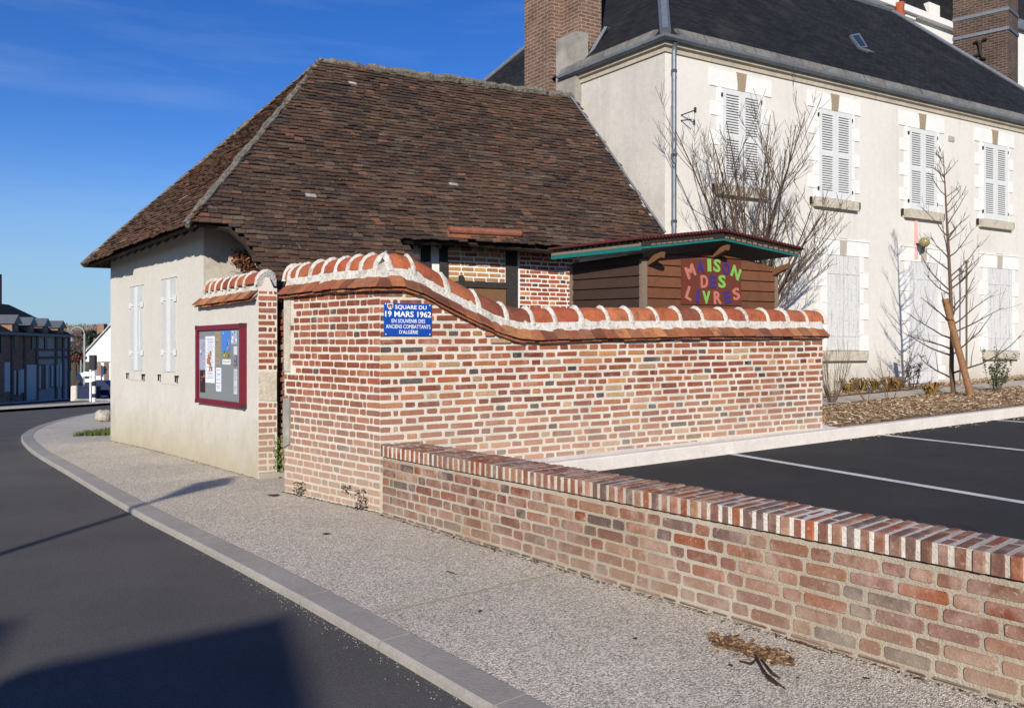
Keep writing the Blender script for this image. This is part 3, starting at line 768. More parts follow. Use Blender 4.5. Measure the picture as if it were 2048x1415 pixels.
front_px = [(641, 124), (1142, 194), (1200, 277), (1330, 469), (1345, 492), (1180, 496), (1110, 498), (1040, 491), (940, 482), (796, 476), (815, 497), (845, 532), (905, 610), (600, 625), (553, 578), (520, 528), (490, 480), (460, 453), (430, 444), (380, 441)]
F3 = [on(*p) for p in front_px]
fp = [((p-A3).dot(RT), (p-A3).dot(RU)) for p in F3]
mb = MB()
# underlay (solid deck) for front slope
def deck(mb, pts, n, th=.06):
    k = len(pts); mb.add([p+n*.0 for p in pts]+[p-n*th for p in pts], [tuple(range(k)), tuple(range(2*k-1, k-1, -1))]+[(i, (i+1) % k, k+(i+1) % k, k+i) for i in range(k)])
deck(mb, [p-NR*.06 for p in F3], NR, .05)
# street hip slope
NH = (C3-A3).cross(D3-A3).normalized(); NH = NH if NH.z > 0 else -NH
deck(mb, [p-NH*.06 for p in (A3, C3, D3)], NH, .05)
# rear slopes closing the roof
RB = A3+RT*6.2; back0 = Vector((*((Q0+RD*.0)), 0)); D3b = D3+RT*9
dz_ = Vector((0, 0, .08)); mb.add([A3-dz_, RB-dz_, D3b-dz_, D3-dz_], [(0, 1, 2, 3)])
deckm = mb.build('roof_deck', M['dark_wood'], cot)
mb = MB(); roof_tiles(mb, A3, RT, RU, NR, fp, pal=PALR)
HT = Vector((NH.y, -NH.x, 0)).normalized(); HU = NH.cross(HT); HU = HU if HU.z > 0 else -HU
# slightly flared foot of hip slope
hp = [((p-A3).dot(HT), (p-A3).dot(HU)) for p in (A3, C3+(C3-A3).normalized()*.08, D3+(D3-A3).normalized()*.08)]
roof_tiles(mb, A3, HT, HU, NH, hp, pal=PALR2, e=.09)
mb.build('roof_tiles', M['roof_tile'], cot)
# caps along ridge and hips
def cap(mb, a, b, r0, r1, step=.12, jz=.015, n=7):
    d = (b-a); L = d.length; k = int(L/step); pts = []; rs = []
    for i in range(k+1):
        t = i/k; pts.append(a.lerp(b, t)+Vector((R(-jz, jz), R(-jz, jz), R(-jz, jz)))); rs.append((r0+(r1-r0)*t)*R(.85, 1.15))
    mb.tube(pts, rs, n)
mb = MB(); cap(mb, A3+RT*-.02+Vector((0, 0, .0)), B3+RT*.15, .085, .085, .11, .022)
cap(mb, A3, C3+(C3-A3).normalized()*.05, .055, .06, .12, .012); cap(mb, A3, D3+(D3-A3).normalized()*.05, .05, .06, .15, .012)
mb.build('ridge_cap', M['roof_cap'], cot)
# rafter ends beneath the street eave
mb = MB(); ed = (D3-C3); L = ed.length; n2 = Vector((-FC.n.x, -FC.n.y, 0))
for i in range(14):
    p = C3+ed*((i+.5)/14)-NH*.09; up = (A3-(C3+D3)/2).normalized()
    t_ = ed.normalized()*.035
    q0 = p+up*.02; q1 = p+up*.55
    dn = NH*-.08
    mb.hexa([q0-t_, q0+t_, q1+t_, q1-t_, q0-t_+dn, q0+t_+dn, q1+t_+dn, q1-t_+dn])
e0 = on(796, 476); e1 = on(1180, 496)
for i in range(11):
    p = e0.lerp(e1, (i+.3)/11)-NR*.09
    mb.hexa([p+RT*-.04+RU*.02, p+RT*.04+RU*.02, p+RT*.04+RU*.5, p+RT*-.04+RU*.5]+[x-NR*.09 for x in (p+RT*-.04+RU*.02, p+RT*.04+RU*.02, p+RT*.04+RU*.5, p+RT*-.04+RU*.5)])
mb.each('rafter', M['dark_wood'], cot)
# walls
zt = 3.42
mb = MB()
q = [FC.pt(s, z, o) for o in (0, -.3) for s, z in ((1.76, -.2), (6.24, -.3), (6.24, 3.45), (1.76, 3.62))]
mb.hexa(q)
mb.build('street_wall', M['render'], cot)
s_ret = FW.hit(520, 500)[0]
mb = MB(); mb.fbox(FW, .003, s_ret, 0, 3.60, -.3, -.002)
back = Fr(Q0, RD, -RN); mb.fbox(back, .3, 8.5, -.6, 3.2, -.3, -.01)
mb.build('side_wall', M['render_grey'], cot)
# half-timbered front under the eave
FT = Fr(P0+RN*.24, RD, RN)
sL_, sR_ = FT.hit(760, 500)[0], 9.2
mb = MB(); mb.fbox(FT, FT.hit(760, 500)[0], sR_, 0, 3.62, -.3, -.03)
mb.build('front_infill', M['lime'], cot)
def fwrect(mb, x0, y0, x1, y1, o0, o1, **k):
    s0, _ = FT.hit(x0, 500); s1, _ = FT.hit(x1, 500); zt = FT.hit((x0+x1)/2, y0)[1]; zb = FT.hit((x0+x1)/2, y1)[1]
    mb.fbox(FT, s0, s1, zb, zt, o0, o1, **k)
mb = MB()
for x0, x1 in ((800, 825.6), (843, 861), (879.6, 895), (1012.5, 1034)):
    fwrect(mb, x0, 470, x1, 720, -.06, .02)
fwrect(mb, 780, 470, 1160, 497, -.06, .028)  # top beam; its black also stands in for the eave shadow
fwrect(mb, 893, 563, 1014, 575, -.06, .03)
fwrect(mb, 918, 551, 926, 563, -.02, .04)
mb.each('timber_beam', M['timber_black'], cot)
mb = MB(); fwrect(mb, 895, 575, 1012, 720, -.05, .0); mb.build('plank_door', M['wood_brown'], cot)
mb = MB()
z1 = FT.hit(950, 492)[1]; z0 = FT.hit(950, 563)[1]; a_, b_ = FT.hit(897, 500)[0], FT.hit(1011, 500)[0]
courses(mb, FT, a_, b_, lambda s: z0+.01-.0*s, 0, 12, .079, .055, lambda s: z0+.005, lambda s: z1, PAL_PALE, lens=(.20, .19), joint=.022, t=.01, extra=lambda s, z: -.03)
mb.build('brick_infill', M['brick'], cot); mb = MB(); a_, b_ = FT.hit(1041, 500)[0], FT.hit(1160, 500)[0]
courses(mb, FT, a_, b_, lambda s: 1.5, 0, 40, .072, .050, lambda s: 1.5, lambda s: FT.hit(1090, 488)[1], PAL_MIX, lens=(.20, .10), joint=.020, t=.01, extra=lambda s, z: -.03)
mb.build('brick_infill', M['brick'], cot)
# terracotta gutter pieces lying on the eave
mb = MB(); g0 = on(895, 467)+NR*.07; g1 = on(1038, 474)+NR*.07; mb.tube([g0, g1], .058, 10, lin(136, 84, 66))
for i in range(9):
    a = on(896+i*16, 478+i*.9)+NR*.045; mb.hexa([a, a+RT*.125, a+RT*.125+RU*.13, a+RU*.13]+[x-NR*.02 for x in (a, a+RT*.125, a+RT*.125+RU*.13, a+RU*.13)], tuple(x*R(.8, 1.1) for x in lin(132, 88, 66)))
mb.build('eave_gutter', M['terracotta'], cot)
# blind windows of the facade
for (x0, x1, yt0, yt1, yb, ysill0, ysill1, strip2) in ((261.8, 286, 575.5, 569.5, 740.5, 759.5, 761, True), (326, 352, 560.5, 553.5, 743, 766.5, 769.5, False)):
    mb = MB()
    s0, z0t = FC.hit(x0, yt0); s1, z1t = FC.hit(x1, yt1); zb_ = FC.hit((x0+x1)/2, yb)[1]; ztp = (z0t+z1t)/2
    sa, sb = min(s0, s1), max(s0, s1)
    mb.fbox(FC, sa, sb, zb_, ztp, -.02, .012)
    wn = mb.build('shutter', M['grey_paint'], cot)
    m2 = MB(); mid_ = sa+(sb-sa)*.5
    m2.fbox(FC, mid_-.045, mid_+.045, zb_+.0, ztp-.02, .010, .032)
    if strip2: m2.fbox(FC, mid_-.20, mid_-.17, zb_+.35, ztp-.4, .010, .02)
    for zz in (zb_+.30, ztp-.32):
        for ss in (sa-.03, sb-.05): m2.fbox(FC, ss, ss+.08, zz-.045, zz+.045, .010, .032)
        for ss, se in ((sa, sa+.2), (sb-.2, sb)): m2.fbox(FC, ss, se, zz-.012, zz+.012, .010, .024)
    m2.each('hinge_strap', M['white_paint'], wn)
    m3 = MB(); zs = FC.hit((x0+x1)/2, (ysill0+ysill1)/2)[1]
    m3.fbox(FC, sa-.06, sb+.06, zs, zb_-.006, -.02, .010)
    m3.fbox(FC, sa-.05, sb+.05, ztp+.004, ztp+.030, -.02, .022)
    m3.each('sill', M['render'], cot)
    m4 = MB()
    for ss in (sa-.12, sb+.06):
        m4.fbox(FC, ss, ss+.05, zb_-.07, zb_-.05, 0, .05); m4.fbox(FC, ss+.015, ss+.03, zb_-.15, zb_-.07, .03, .05)
    m4.each('shutter_catch', M['iron'], cot)
# dried leaves hanging at the roof verge
mb = MB()
for i in range(420):
    x = R(475, 512); y = 502+max(0, (x-475))*R(.2, 1.5)+R(0, 22)
    if y > 572: continue
    p = ray_on(x, y, FW.pt(1.2, 2, .0), nrm)+Vector((R(-.08, .08), R(-.12, .02), R(-.05, .05)))
    a = Vector((R(-1, 1), R(-1, 1), R(-1, 1))).normalized()*R(.02, .045); b = a.cross(Vector((R(-1, 1), R(-1, 1), R(-1, 1)))).normalized()*.018
    c = random.choice([lin(120, 72, 48), lin(96, 58, 40), lin(138, 88, 60), lin(70, 46, 34)])
    mb.add([p-a, p+b, p+a, p-b], [(0, 1, 2, 3)], c)
for i in range(9):
    p = ray_on(R(480, 505), R(545, 570), FW.pt(1.2, 2, .0), nrm); q = p+Vector((R(-.25, .1), R(-.3, -.05), R(-.12, .12)))
    mb.tube([p, p.lerp(q, .5)+Vector((0, 0, .04)), q], [.004, .003, .002], 4, lin(70, 50, 36))
tag(mb.build('dried_creeper', M['leaf']), 'dried brown creeper hanging below the cottage roof edge', 'creeper')

# ------------------------------------------------------------------ notice board
nb = [FC.hit(x, y, .07) for x, y in ((391, 652), (483, 646), (486, 818), (392, 802.5))]
nsa, nsb = nb[1][0], nb[0][0]; nzt = (nb[0][1]+nb[1][1])/2; nzb = (nb[2][1]+nb[3][1])/2
pb = FC.pt((nsa+nsb)/2, nzb, .04)
board = thing('notice_board', pb, 'maroon framed glazed notice board with posters on the cream wall', 'notice board')
mb = MB(); mb.fbox(FC, nsa+.02, nsb-.02, nzb+.02, nzt-.02, .001, .040); mb.build('back_panel', M['felt'], board)
mb = MB(); fw_ = .065
mb.fbox(FC, nsa, nsa+fw_, nzb, nzt, .0015, .075); mb.fbox(FC, nsb-fw_, nsb, nzb, nzt, .0015, .075)
mb.fbox(FC, nsa+fw_, nsb-fw_, nzb, nzb+fw_, .0015, .073); mb.fbox(FC, nsa+fw_, nsb-fw_, nzt-fw_, nzt, .0015, .073)
fr_ = mb.build('frame', M['maroon'], board)
mb = MB()
for a, b in ((nsa-.004, nzb-.004), (nsa-.004, nzt-.05), (nsb-.055, nzb-.004), (nsb-.055, nzt-.05)): mb.fbox(FC, a, a+.059, b, b+.054, .003, .079)
mb.each('corner_cap', M['maroon_dark'], fr_)
def nbp(zx, zy): # zoomed detail (7.07x from 370,630)
    return FC.hit(370+zx/7.07, 630+zy/7.07, .042)
for (x0, y0, x1, y1, c, lines) in ((290, 300, 420, 960, (215, 218, 228), 1), (205, 340, 285, 770, (150, 155, 175), 0), (425, 240, 495, 700, (150, 135, 110), 1), (520, 220, 640, 510, (70, 120, 190), 0), (655, 220, 735, 410, (150, 165, 190), 0),
                                 (440, 740, 512, 1080, (210, 214, 226), 1), (212, 775, 285, 1095, (60, 30, 42), 0), (530, 510, 640, 610, (110, 125, 80), 0), (530, 620, 645, 700, (205, 205, 205), 1), (690, 440, 738, 560, (190, 195, 205), 1), (690, 565, 738, 720, (90, 95, 115), 0), (690, 760, 738, 1120, (185, 190, 198), 1)):
    a = nbp(x0, y0); b = nbp(x1, y1); o = MB(); cc = lin(*c)
    zt_, zb_ = a[1], b[1]; s0, s1 = b[0], a[0]
    o.fbox(FC, s0, s1, zb_, zt_, .041, .0425+R(0, .001), cc)
    H_ = zt_-zb_
    if lines:
        z = zt_-.03
        while z > zb_+.03:
            if random.random() < .8: o.fbox(FC, s0+(s1-s0)*R(.1, .25), s1-(s1-s0)*R(.1, .25), z-.006, z, .0436, .044, lin(90, 90, 105))
            z -= R(.018, .03)
        if x0 == 290:
            for i in range(16): 
                s = s0+(s1-s0)*R(.25, .8); z = zb_+H_*R(.28, .68); o.fbox(FC, s-.02, s+.02, z-.03, z+.03, .0441+i*.0001, .0445+i*.0001, random.choice([lin(150, 110, 80), lin(120, 90, 80), lin(170, 130, 60), lin(150, 60, 50)]))
    else:
        for i in range(7):
            s = s0+(s1-s0)*R(.15, .85); z = zb_+H_*R(.1, .9); o.fbox(FC, s-.02, s+.02, z-.015, z+.02, .0437+i*.0002, .0441+i*.0002, random.choice([tuple(x*.5 for x in cc), tuple(min(1, x*1.8+.05) for x in cc), lin(180, 120, 90)]))
    o.build('poster', M['paper'], board)

# ------------------------------------------------------------------ lettering
def text_mesh(body, bold=0.0):
    cu = bpy.data.curves.new('t', 'FONT'); cu.body = body; cu.size = 1; cu.offset = bold; cu.resolution_u = 3
    ob = bpy.data.objects.new('t', cu); COL.objects.link(ob); dg = bpy.context.evaluated_depsgraph_get(); dg.update()
    me = bpy.data.meshes.new_from_object(ob.evaluated_get(dg)); vs = [v.co.copy() for v in me.vertices]; fs = [tuple(p.vertices) for p in me.polygons]
    bpy.data.objects.remove(ob); bpy.data.curves.remove(cu); bpy.data.meshes.remove(me)
    return vs, fs
def put_text(mb, fr, body, s0, s1, z0, z1, off, rot=0.0, bold=.012, th=.002, col=(1, 1, 1)):
    vs, fs = text_mesh(body, bold)
    x0, x1 = min(v.x for v in vs), max(v.x for v in vs); y0, y1 = min(v.y for v in vs), max(v.y for v in vs)
    W, Hh = abs(s1-s0), z1-z0; cs, cz = (s0+s1)/2, (z0+z1)/2; sg = 1 if s1 > s0 else -1
    ca, sa = math.cos(rot), math.sin(rot); out = []; outb = []
    for v in vs:
        a = ((v.x-x0)/(x1-x0)-.5)*W; b = ((v.y-y0)/(y1-y0)-.5)*Hh
        a, b = a*ca-b*sa, a*sa+b*ca
        out.append(fr.pt(cs+sg*a, cz+b, off+th)); outb.append(fr.pt(cs+sg*a, cz+b, off))
    mb.add(out, fs, col)
    # sides
    cnt = {}
    for f in fs:
        for i in range(len(f)):
            e = (f[i], f[(i+1) % len(f)]); k = tuple(sorted(e)); cnt.setdefault(k, []).append(e)
    base = len(mb.v); mb.v += [p.copy() for p in out]+[p.copy() for p in outb]; n = len(out)
    for k, es in cnt.items():
        if len(es) == 1:
            a, b = es[0]; mb.f.append([base+a, base+b, base+n+b, base+n+a]); mb.c.append(col); mb.m.append(0)
# blue plaque
off = .012
pc = [RW.hit(x, y, off) for x, y in ((768, 606), (863, 607), (863, 671), (768, 672))]
ps0, ps1 = pc[0][0], pc[1][0]; pz1 = (pc[0][1]+pc[1][1])/2; pz0 = (pc[2][1]+pc[3][1])/2
plq = thing('blue_plaque', RW.pt((ps0+ps1)/2, pz0, .01), 'blue enamel street name plaque on the brick wall near its corner', 'sign')
mb = MB(); mb.fbox(RW, ps0, ps1, pz0, pz1, .006, .016); mb.build('plate', M['blue_enamel'], plq)
mb = MB()
def pr(x0, x1, y0, y1): 
    a = RW.hit(x0, (y0+y1)/2, .016); b = RW.hit(x1, (y0+y1)/2, .016)
    zt_ = pz1-(y0-606.5)/(671.5-606.5)*(pz1-pz0); zb_ = pz1-(y1-606.5)/(671.5-606.5)*(pz1-pz0)
    return a[0], b[0], zb_, zt_
for body, x0, x1, y0, y1, bo in (('SQUARE DU', 790, 853, 610.2, 619.5, .015), ('19 MARS 1962', 770.3, 862.3, 622.3, 634, .02), ('EN SOUVENIR DES', 783.2, 850, 638, 645.6, .004), ('ANCIENS COMBATTANTS', 771.8, 860.7, 649, 656.8, .0), ("D'ALG\u00c9RIE", 798.5, 836, 658.6, 667.4, .004)):
    a, b, c, d = pr(x0, x1, y0, y1); put_text(mb, RW, body, a, b, c, d, .0165, bold=bo, th=.0012)
mb.build('lettering', M['white_enamel'], plq)
def shield(mb, x0, x1, y0, y1, off, th, col):
    a, b, c, d = pr(x0, x1, y0, y1); W = b-a; Hh = d-c
    pts = [(a, d), (b, d), (b, c+Hh*.45), (a+W*.8, c+Hh*.16), (a+W*.5, c), (a+W*.2, c+Hh*.16), (a, c+Hh*.45)]
    v = [RW.pt(s, z, off+th) for s, z in pts]+[RW.pt(s, z, off) for s, z in pts]
    mb.add(v, [tuple(range(7))]+[(i, (i+1) % 7, 7+(i+1) % 7, 7+i) for i in range(7)], col)
mb = MB(); shield(mb, 774.6, 786, 607.6, 620, .0165, .001, lin(235, 235, 235)); shield(mb, 775.8, 784.8, 608.8, 618.6, .018, .001, lin(120, 95, 60))
for (x0, x1, y0, y1, c) in ((776.5, 780, 609.5, 612, (60, 50, 50)), (781, 784.2, 609.5, 612, (60, 50, 50)), (778, 782.5, 612, 614.5, (190, 150, 80)), (779.2, 781.4, 615, 617.8, (225, 220, 210)), (776.4, 778.4, 612.6, 615, (150, 60, 50)), (782.4, 784.2, 612.6, 615, (150, 60, 50))):
    a, b, cc, d = pr(x0, x1, y0, y1); mb.fbox(RW, a, b, cc, d, .0191, .0198, lin(*c))
mb.build('crest', M['paper'], plq)
mb = MB()
for x, y in ((771, 608.5), (859.5, 609.2), (771.5, 668.5), (859.5, 668)):
    a, b, c, d = pr(x-1.1, x+1.1, y-1.1, y+1.1); mb.fbox(RW, a, b, c, d, .0165, .020)
mb.each('screw', M['metal_white'], plq)

# ------------------------------------------------------------------ book shed
zs0 = zbed(*SH0)
shed = thing('book_shed', (SH0[0], SH0[1], zs0), 'brown boarded garden shed with teal roof edge and coloured letters', 'shed')
sfL = SF.hit(1550, 600)[0]; slL = SL.hit(1145, 600)[0]
zeave = SF.hit(1285, 514)[1]; zapex = SF.hit(1426, 500)[1]
zsl0 = SF.hit(1290, 532)[1]; zsl1 = SF.hit(1545, 540)[1]
mb = MB(); bexp = .145
zr = lambda s: zeave+(zapex-zeave)*(1-abs(s-sfL/2)/(sfL/2))
def boards(mb, fr, L, ztop, slp, palf):
    z = zs0-.1; k = 0
    while z < 3.3:
        a, b = z, z+bexp
        n = 8
        for i in range(n):
            x0, x1 = L*i/n, L*(i+1)/n
            t0, t1 = ztop(x0), ztop(x1)
            lo0, lo1 = min(a+slp*x0, t0), min(a+slp*x1, t1); hi0, hi1 = min(b+slp*x0, t0), min(b+slp*x1, t1)
            if hi0-lo0 < .004 and hi1-lo1 < .004: continue
            col = palf
            mb.hexa([fr.pt(x0, lo0+.006, .030), fr.pt(x1, lo1+.006, .030), fr.pt(x1, hi1, .006), fr.pt(x0, hi0, .006), fr.pt(x0, lo0, -.02), fr.pt(x1, lo1, -.02), fr.pt(x1, hi1, -.02), fr.pt(x0, hi0, -.02)], tuple(c*(1+.12*math.sin(k*5.1)) for c in palf))
        z += bexp; k += 1
boards(mb, SF, sfL, zr, .012, lin(108, 69, 46)); mb.build('front_boards', M['board_front'], shed)
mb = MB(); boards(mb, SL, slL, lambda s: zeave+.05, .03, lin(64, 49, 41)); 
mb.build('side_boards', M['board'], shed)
mb = MB(); mb.fbox(SF, -.03, .05, zs0-.05, zeave-.03, -.03, .035); mb.fbox(SF, sfL-.03, sfL+.03, zs0-.05, zeave-.1, -.03, .03); mb.fbox(SL, slL-.03, slL+.03, zs0-.05, zeave, -.03, .03)
mb.each('corner_post', M['wood_grey'], shed)
# roof: two shallow slopes, ridge running back from the front
ap = at(1446, 479, 10.28); le = at(1283, 495.5, 9.58); re = at(1595, 512, 11.12)
dv = Vector((SL.d.x, SL.d.y, 0))
lb = at(1104, 515, 10.85)
Lr = 1.9
bdir = (lb-le); apb = ap+dv*Lr; reb = re+dv*Lr
th = Vector((0, 0, .10))
mb = MB()
for a, b, c, d in ((le, ap, apb, lb), (ap, re, reb, apb)): mb.hexa([a, b, c, d, a+th*.25, b+th*.25, c+th*.25, d+th*.25])
mb.build('soffit', M['dark_wood'], shed)
mb = MB(); dn = Vector((0, 0, -.002)); fn = Vector((SF.n.x, SF.n.y, 0))
def barline(mb, a, b, n, w_, h0, h1, col=(1, 1, 1), over=.0):
    mb.hexa([a+n*w_+Vector((0, 0, h0)), b+n*w_+Vector((0, 0, h0)), b+n*w_+Vector((0, 0, h1)), a+n*w_+Vector((0, 0, h1)), a+Vector((0, 0, h0)), b+Vector((0, 0, h0)), b+Vector((0, 0, h1)), a+Vector((0, 0, h1))], col)
sn = Vector((SL.n.x, SL.n.y, 0))
barline(mb, le, ap, fn, .018, -.013, .014); barline(mb, ap, re, fn, .018, -.013, .014)
barline(mb, lb, le, sn, .018, -.028, .025)
mb.each('teal_trim', M['teal'], shed)
mb = MB(); barline(mb, le, ap, fn, .010, .020, .115); barline(mb, ap, re, fn, .010, .020, .125)
mb.each('barge_board', M['dark_wood'], shed)
mb = MB()
for i in range(14):                                        # sawn battens seen between trim and sheet
    t = (i+.2)/14; a = ap.lerp(re, t)+fn*.014; b = ap.lerp(re, t+.05)+fn*.014; barline(mb, a, b, fn, .006, .020, .045+.01*(i % 2))
    if i > 1: a = ap.lerp(le, t*.9)+fn*.014; b = ap.lerp(le, t*.9+.05)+fn*.014; barline(mb, b, a, fn, .006, .020, .038)
nn = 16
for i in range(nn):                                        # scalloped closure along the side eave
    a = lb.lerp(le, i/nn)+sn*.012; b = lb.lerp(le, (i+1)/nn)+sn*.012; h = .10
    mb.add([a+Vector((0, 0, .027)), b+Vector((0, 0, .027)), b+Vector((0, 0, .05)), a.lerp(b, .6)+Vector((0, 0, h)), a+Vector((0, 0, h*.75))]+[x-sn*.02 for x in (a+Vector((0, 0, .027)), b+Vector((0, 0, .027)), b+Vector((0, 0, .05)), a.lerp(b, .6)+Vector((0, 0, h)), a+Vector((0, 0, h*.75)))], [(0, 1, 2, 3, 4), (9, 8, 7, 6, 5), (0, 5, 6, 1), (2, 7, 8, 3), (3, 8, 9, 4)])
mb.each('closure_strip_piece', M['wood_grey'], shed)
# corrugated red sheets
mb = MB()
def corr(a, b, c, d, n=26):                                # a-b front edge, d-c back edge, waves along a-b
    R0 = []; 
    for j in range(4):
        row = []
        for i in range(n*4+1):
            t = i/(n*4); p = a.lerp(b, t).lerp(d.lerp(c, t), j/3)
            row.append(p+Vector((0, 0, .014*math.sin(2*math.pi*i/4)+(.008 if i % 4 == 1 else 0))))
        R0.append(row)
    base = len(mb.v); m = n*4+1
    for r in R0: mb.v += r
    for r in R0: mb.v += [p-Vector((0, 0, .008)) for p in r]
    for lay in (0, 1):
        for j in range(3):
            for i in range(m-1):
                k = base+lay*4*m+j*m+i; mb.f.append([k, k+1, k+m+1, k+m]); mb.c.append((1, 1, 1)); mb.m.append(0)
    for i in range(m-1): k = base+i; mb.f.append([k, k+1, k+4*m+1, k+4*m]); mb.c.append((1, 1, 1)); mb.m.append(0)
up = Vector((0, 0, .118)); ov = fn*.05
sx = (le-ap).normalized()*.08; rx = (re-ap).normalized()*.10
corr(le+sx+up+ov, ap+up+ov, apb+up, lb+sx+up); corr(ap+up+ov, re+rx+up+ov, reb+rx+up, apb+up)
mb.tube([ap+up+ov*1.2+Vector((0, 0, .0)), apb+up], .03, 6)
mb.build('roof_sheets', M['red_sheet'], shed)
# brackets
for px, zpx, s in ((1300, 496, .10), (1446, 484, sfL*.5), (1560, 512, sfL-.04)):
    mb = MB(); zt_ = zr(s)-.0
    zt_ = min(zt_, zeave+.06) if s != sfL*.5 else zapex+.01
    for sd_ in (0,):
        q = []
        for x in (s-.035, s+.035):
            q += [SF.pt(x, zt_-.02, .0), SF.pt(x, zt_-.12, .02), SF.pt(x, zt_-.04, .26), SF.pt(x, zt_+.03, .28)]
        mb.add(q, [(0, 1, 2, 3), (7, 6, 5, 4), (0, 4, 5, 1), (1, 5, 6, 2), (2, 6, 7, 3), (3, 7, 4, 0)])
    mb.build('bracket', M['wood_brown'], shed)
# sign board with letters: its own thing hanging on the shed
sg = [SF.hit(x, y, .03) for x, y in ((1362.5, 517), (1482, 520), (1482, 611), (1362.5, 608))]
sgn = thing('letter_sign', SF.pt((sg[0][0]+sg[1][0])/2, sg[2][1], .03), 'brown board with coral, purple and green letters on the shed front', 'sign')
mb = MB(); mb.fquad(SF, [sg[3], sg[2], sg[1], sg[0]], .023, .036); mb.build('panel', M['sign_brown'], sgn)
for ch, zx, zy, rot, m, wz, hz in (('M', 332, 612, 27, 'coral', 120, 165), ('A', 466, 545, 6, 'purple', 98, 165), ('I', 583, 530, 3, 'lime_green', 46, 168), ('S', 684, 537, -4, 'lime_green', 90, 172), ('O', 806, 572, -8, 'purple', 98, 160), ('N', 934, 630, -25, 'lime_green', 112, 165),
                                  ('D', 517, 745, 4, 'coral', 94, 168), ('E', 636, 747, 0, 'purple', 84, 170), ('S', 750, 745, 2, 'lime_green', 94, 172), ('L', 322, 905, -22, 'coral', 84, 170), ('I', 434, 942, -7, 'purple', 40, 170), ('V', 543, 955, 0, 'lime_green', 104, 170),
                                  ('R', 692, 957, 4, 'coral', 100, 172), ('E', 824, 950, 14, 'purple', 84, 165), ('S', 938, 910, 14, 'coral', 92, 165)):
    px, py = 1330+zx/6.606, 450+zy/6.606; s, z = SF.hit(px, py, .037); s2 = SF.hit(px+wz/6.606/2, py, .037)[0]; s1 = SF.hit(px-wz/6.606/2, py, .037)[0]; zh = (hz/6.606)/F*10.55
    mb = MB(); put_text(mb, SF, ch, s1, s2, z-zh/2, z+zh/2, .037, math.radians(rot), bold=.035, th=.008); mb.build('letter', M[m], sgn)

# ------------------------------------------------------------------ town house
LH, DH = 15.2, 7.7
zcor = HR.hit(1330, 93)[1]
hb = zbed(*G0)-.6
house = thing('town_house', (G0[0], G0[1], 0), 'large cream rendered house with slate roof and white shuttered windows', 'house')
mb = MB(); mb.fbox(HR, .30, LH, hb, zcor, -.4, 0); mb.fbox(HR, 0, .297, hb, zcor, -.4, .001)
mb.build('front_wall', M['house_render'], house)
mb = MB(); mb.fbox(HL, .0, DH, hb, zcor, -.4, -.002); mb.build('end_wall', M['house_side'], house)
mb = MB()
G1 = HR.o+HR.d*LH; G3 = HL.o+HL.d*DH; G2 = G1+HL.d*DH
for a, b in ((G1, G2), (G2, G3)):
    f = Fr(a, b-a, perp(b-a, (G0[0], G0[1]), a)); mb.fbox(f, 0, (b-a).length, hb, zcor, 0, .3)
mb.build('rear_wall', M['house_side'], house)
# cornice, gutter
def along(mb, fr, s0, s1, prof, mitre0=0.0, m1=0.0, col=(1, 1, 1)):
    r = []
    for s, mi_ in ((s0, mitre0), (s1, m1)):
        r.append([fr.pt(s+mi_*o, z, o) for o, z in prof])
    n = len(prof); mb.add(r[0]+r[1], [tuple(range(n)), tuple(range(2*n-1, n-1, -1))]+[(i, (i+1) % n, n+(i+1) % n, n+i) for i in range(n)], col)
mk = -math.tan(math.radians(39))
zc = zcor
cor = [(0.0, zc-.10), (.03, zc-.10), (.035, zc-.03), (.09, zc+.0), (.10, zc+.06), (.0, zc+.06)]
mb = MB(); along(mb, HR, 0, LH, cor, mk); along(mb, HL, 0, 2.62, cor, mk); mb.each('cornice', M['stone_cornice'], house)
gut = [(.06, zc+.062), (.17, zc+.062), (.22, zc+.09), (.23, zc+.14), (.215, zc+.14), (.16, zc+.10), (.06, zc+.10)]
mb = MB(); along(mb, HR, 0, LH+.2, gut, mk); along(mb, HL, 0, 2.66, gut, mk); mb.each('gutter', M['zinc'], house)
mb = MB(); s = .2
while s < LH:
    along(mb, HR, s, s+.60, [(.06, zc+.12), (.20, zc+.15), (.12, zc+.32), (.0, zc+.36)]); s += .63
s = .15
while s < 2.3:
    along(mb, HL, s, s+.6, [(.06, zc+.12), (.20, zc+.15), (.12, zc+.32), (.0, zc+.36)]); s += .63
mb.build('eave_lead', M['lead_tan'], house)
# hipped slate roof
ee = .16
def rp(s, q, z, ):  # q = distance behind the long face
    return HR.pt(s, z, -q)
b_ = 4.0; a_ = .795*b_-.15
R0 = rp(a_, b_, 0); RZ = HR.hit(1782, 22, -b_)[1]; RS = HR.hit(1782, 22, -b_)[0]
R0.z = RZ; R1 = rp(RS, b_, RZ)
ez = zc+.16
cF = HR.o+HR.n*ee-HR.d*0+(-HR.d*.12); E_0 = Vector((cF.x, cF.y, ez)); g1 = HR.pt(RS+3.2, ez, ee); g3_ = HL.pt(DH, ez, ee); g2_ = g1+Vector((HL.d.x, HL.d.y, 0))*DH
mb = MB()
mb.add([E_0, g1, R1, R0], [(0, 1, 2, 3)]); mb.add([g3_, E_0, R0], [(0, 1, 2)]); mb.add([g1, g2_, R1], [(0, 1, 2)]); mb.add([g2_, g3_, R0, R1], [(0, 1, 2, 3)])
mb.add([E_0, g1, g2_, g3_], [(3, 2, 1, 0)])
mb.build('slate_roof', M['slate'], house)
mb = MB(); mb.tube([E_0+Vector((0, 0, .02)), R0], [.10, .12], 6); mb.tube([R0, R1], .09, 6); mb.tube([R1, g1], .07, 6); mb.tube([R0, g3_], .06, 6)
mb.build('hip_flashing', M['zinc'], house)
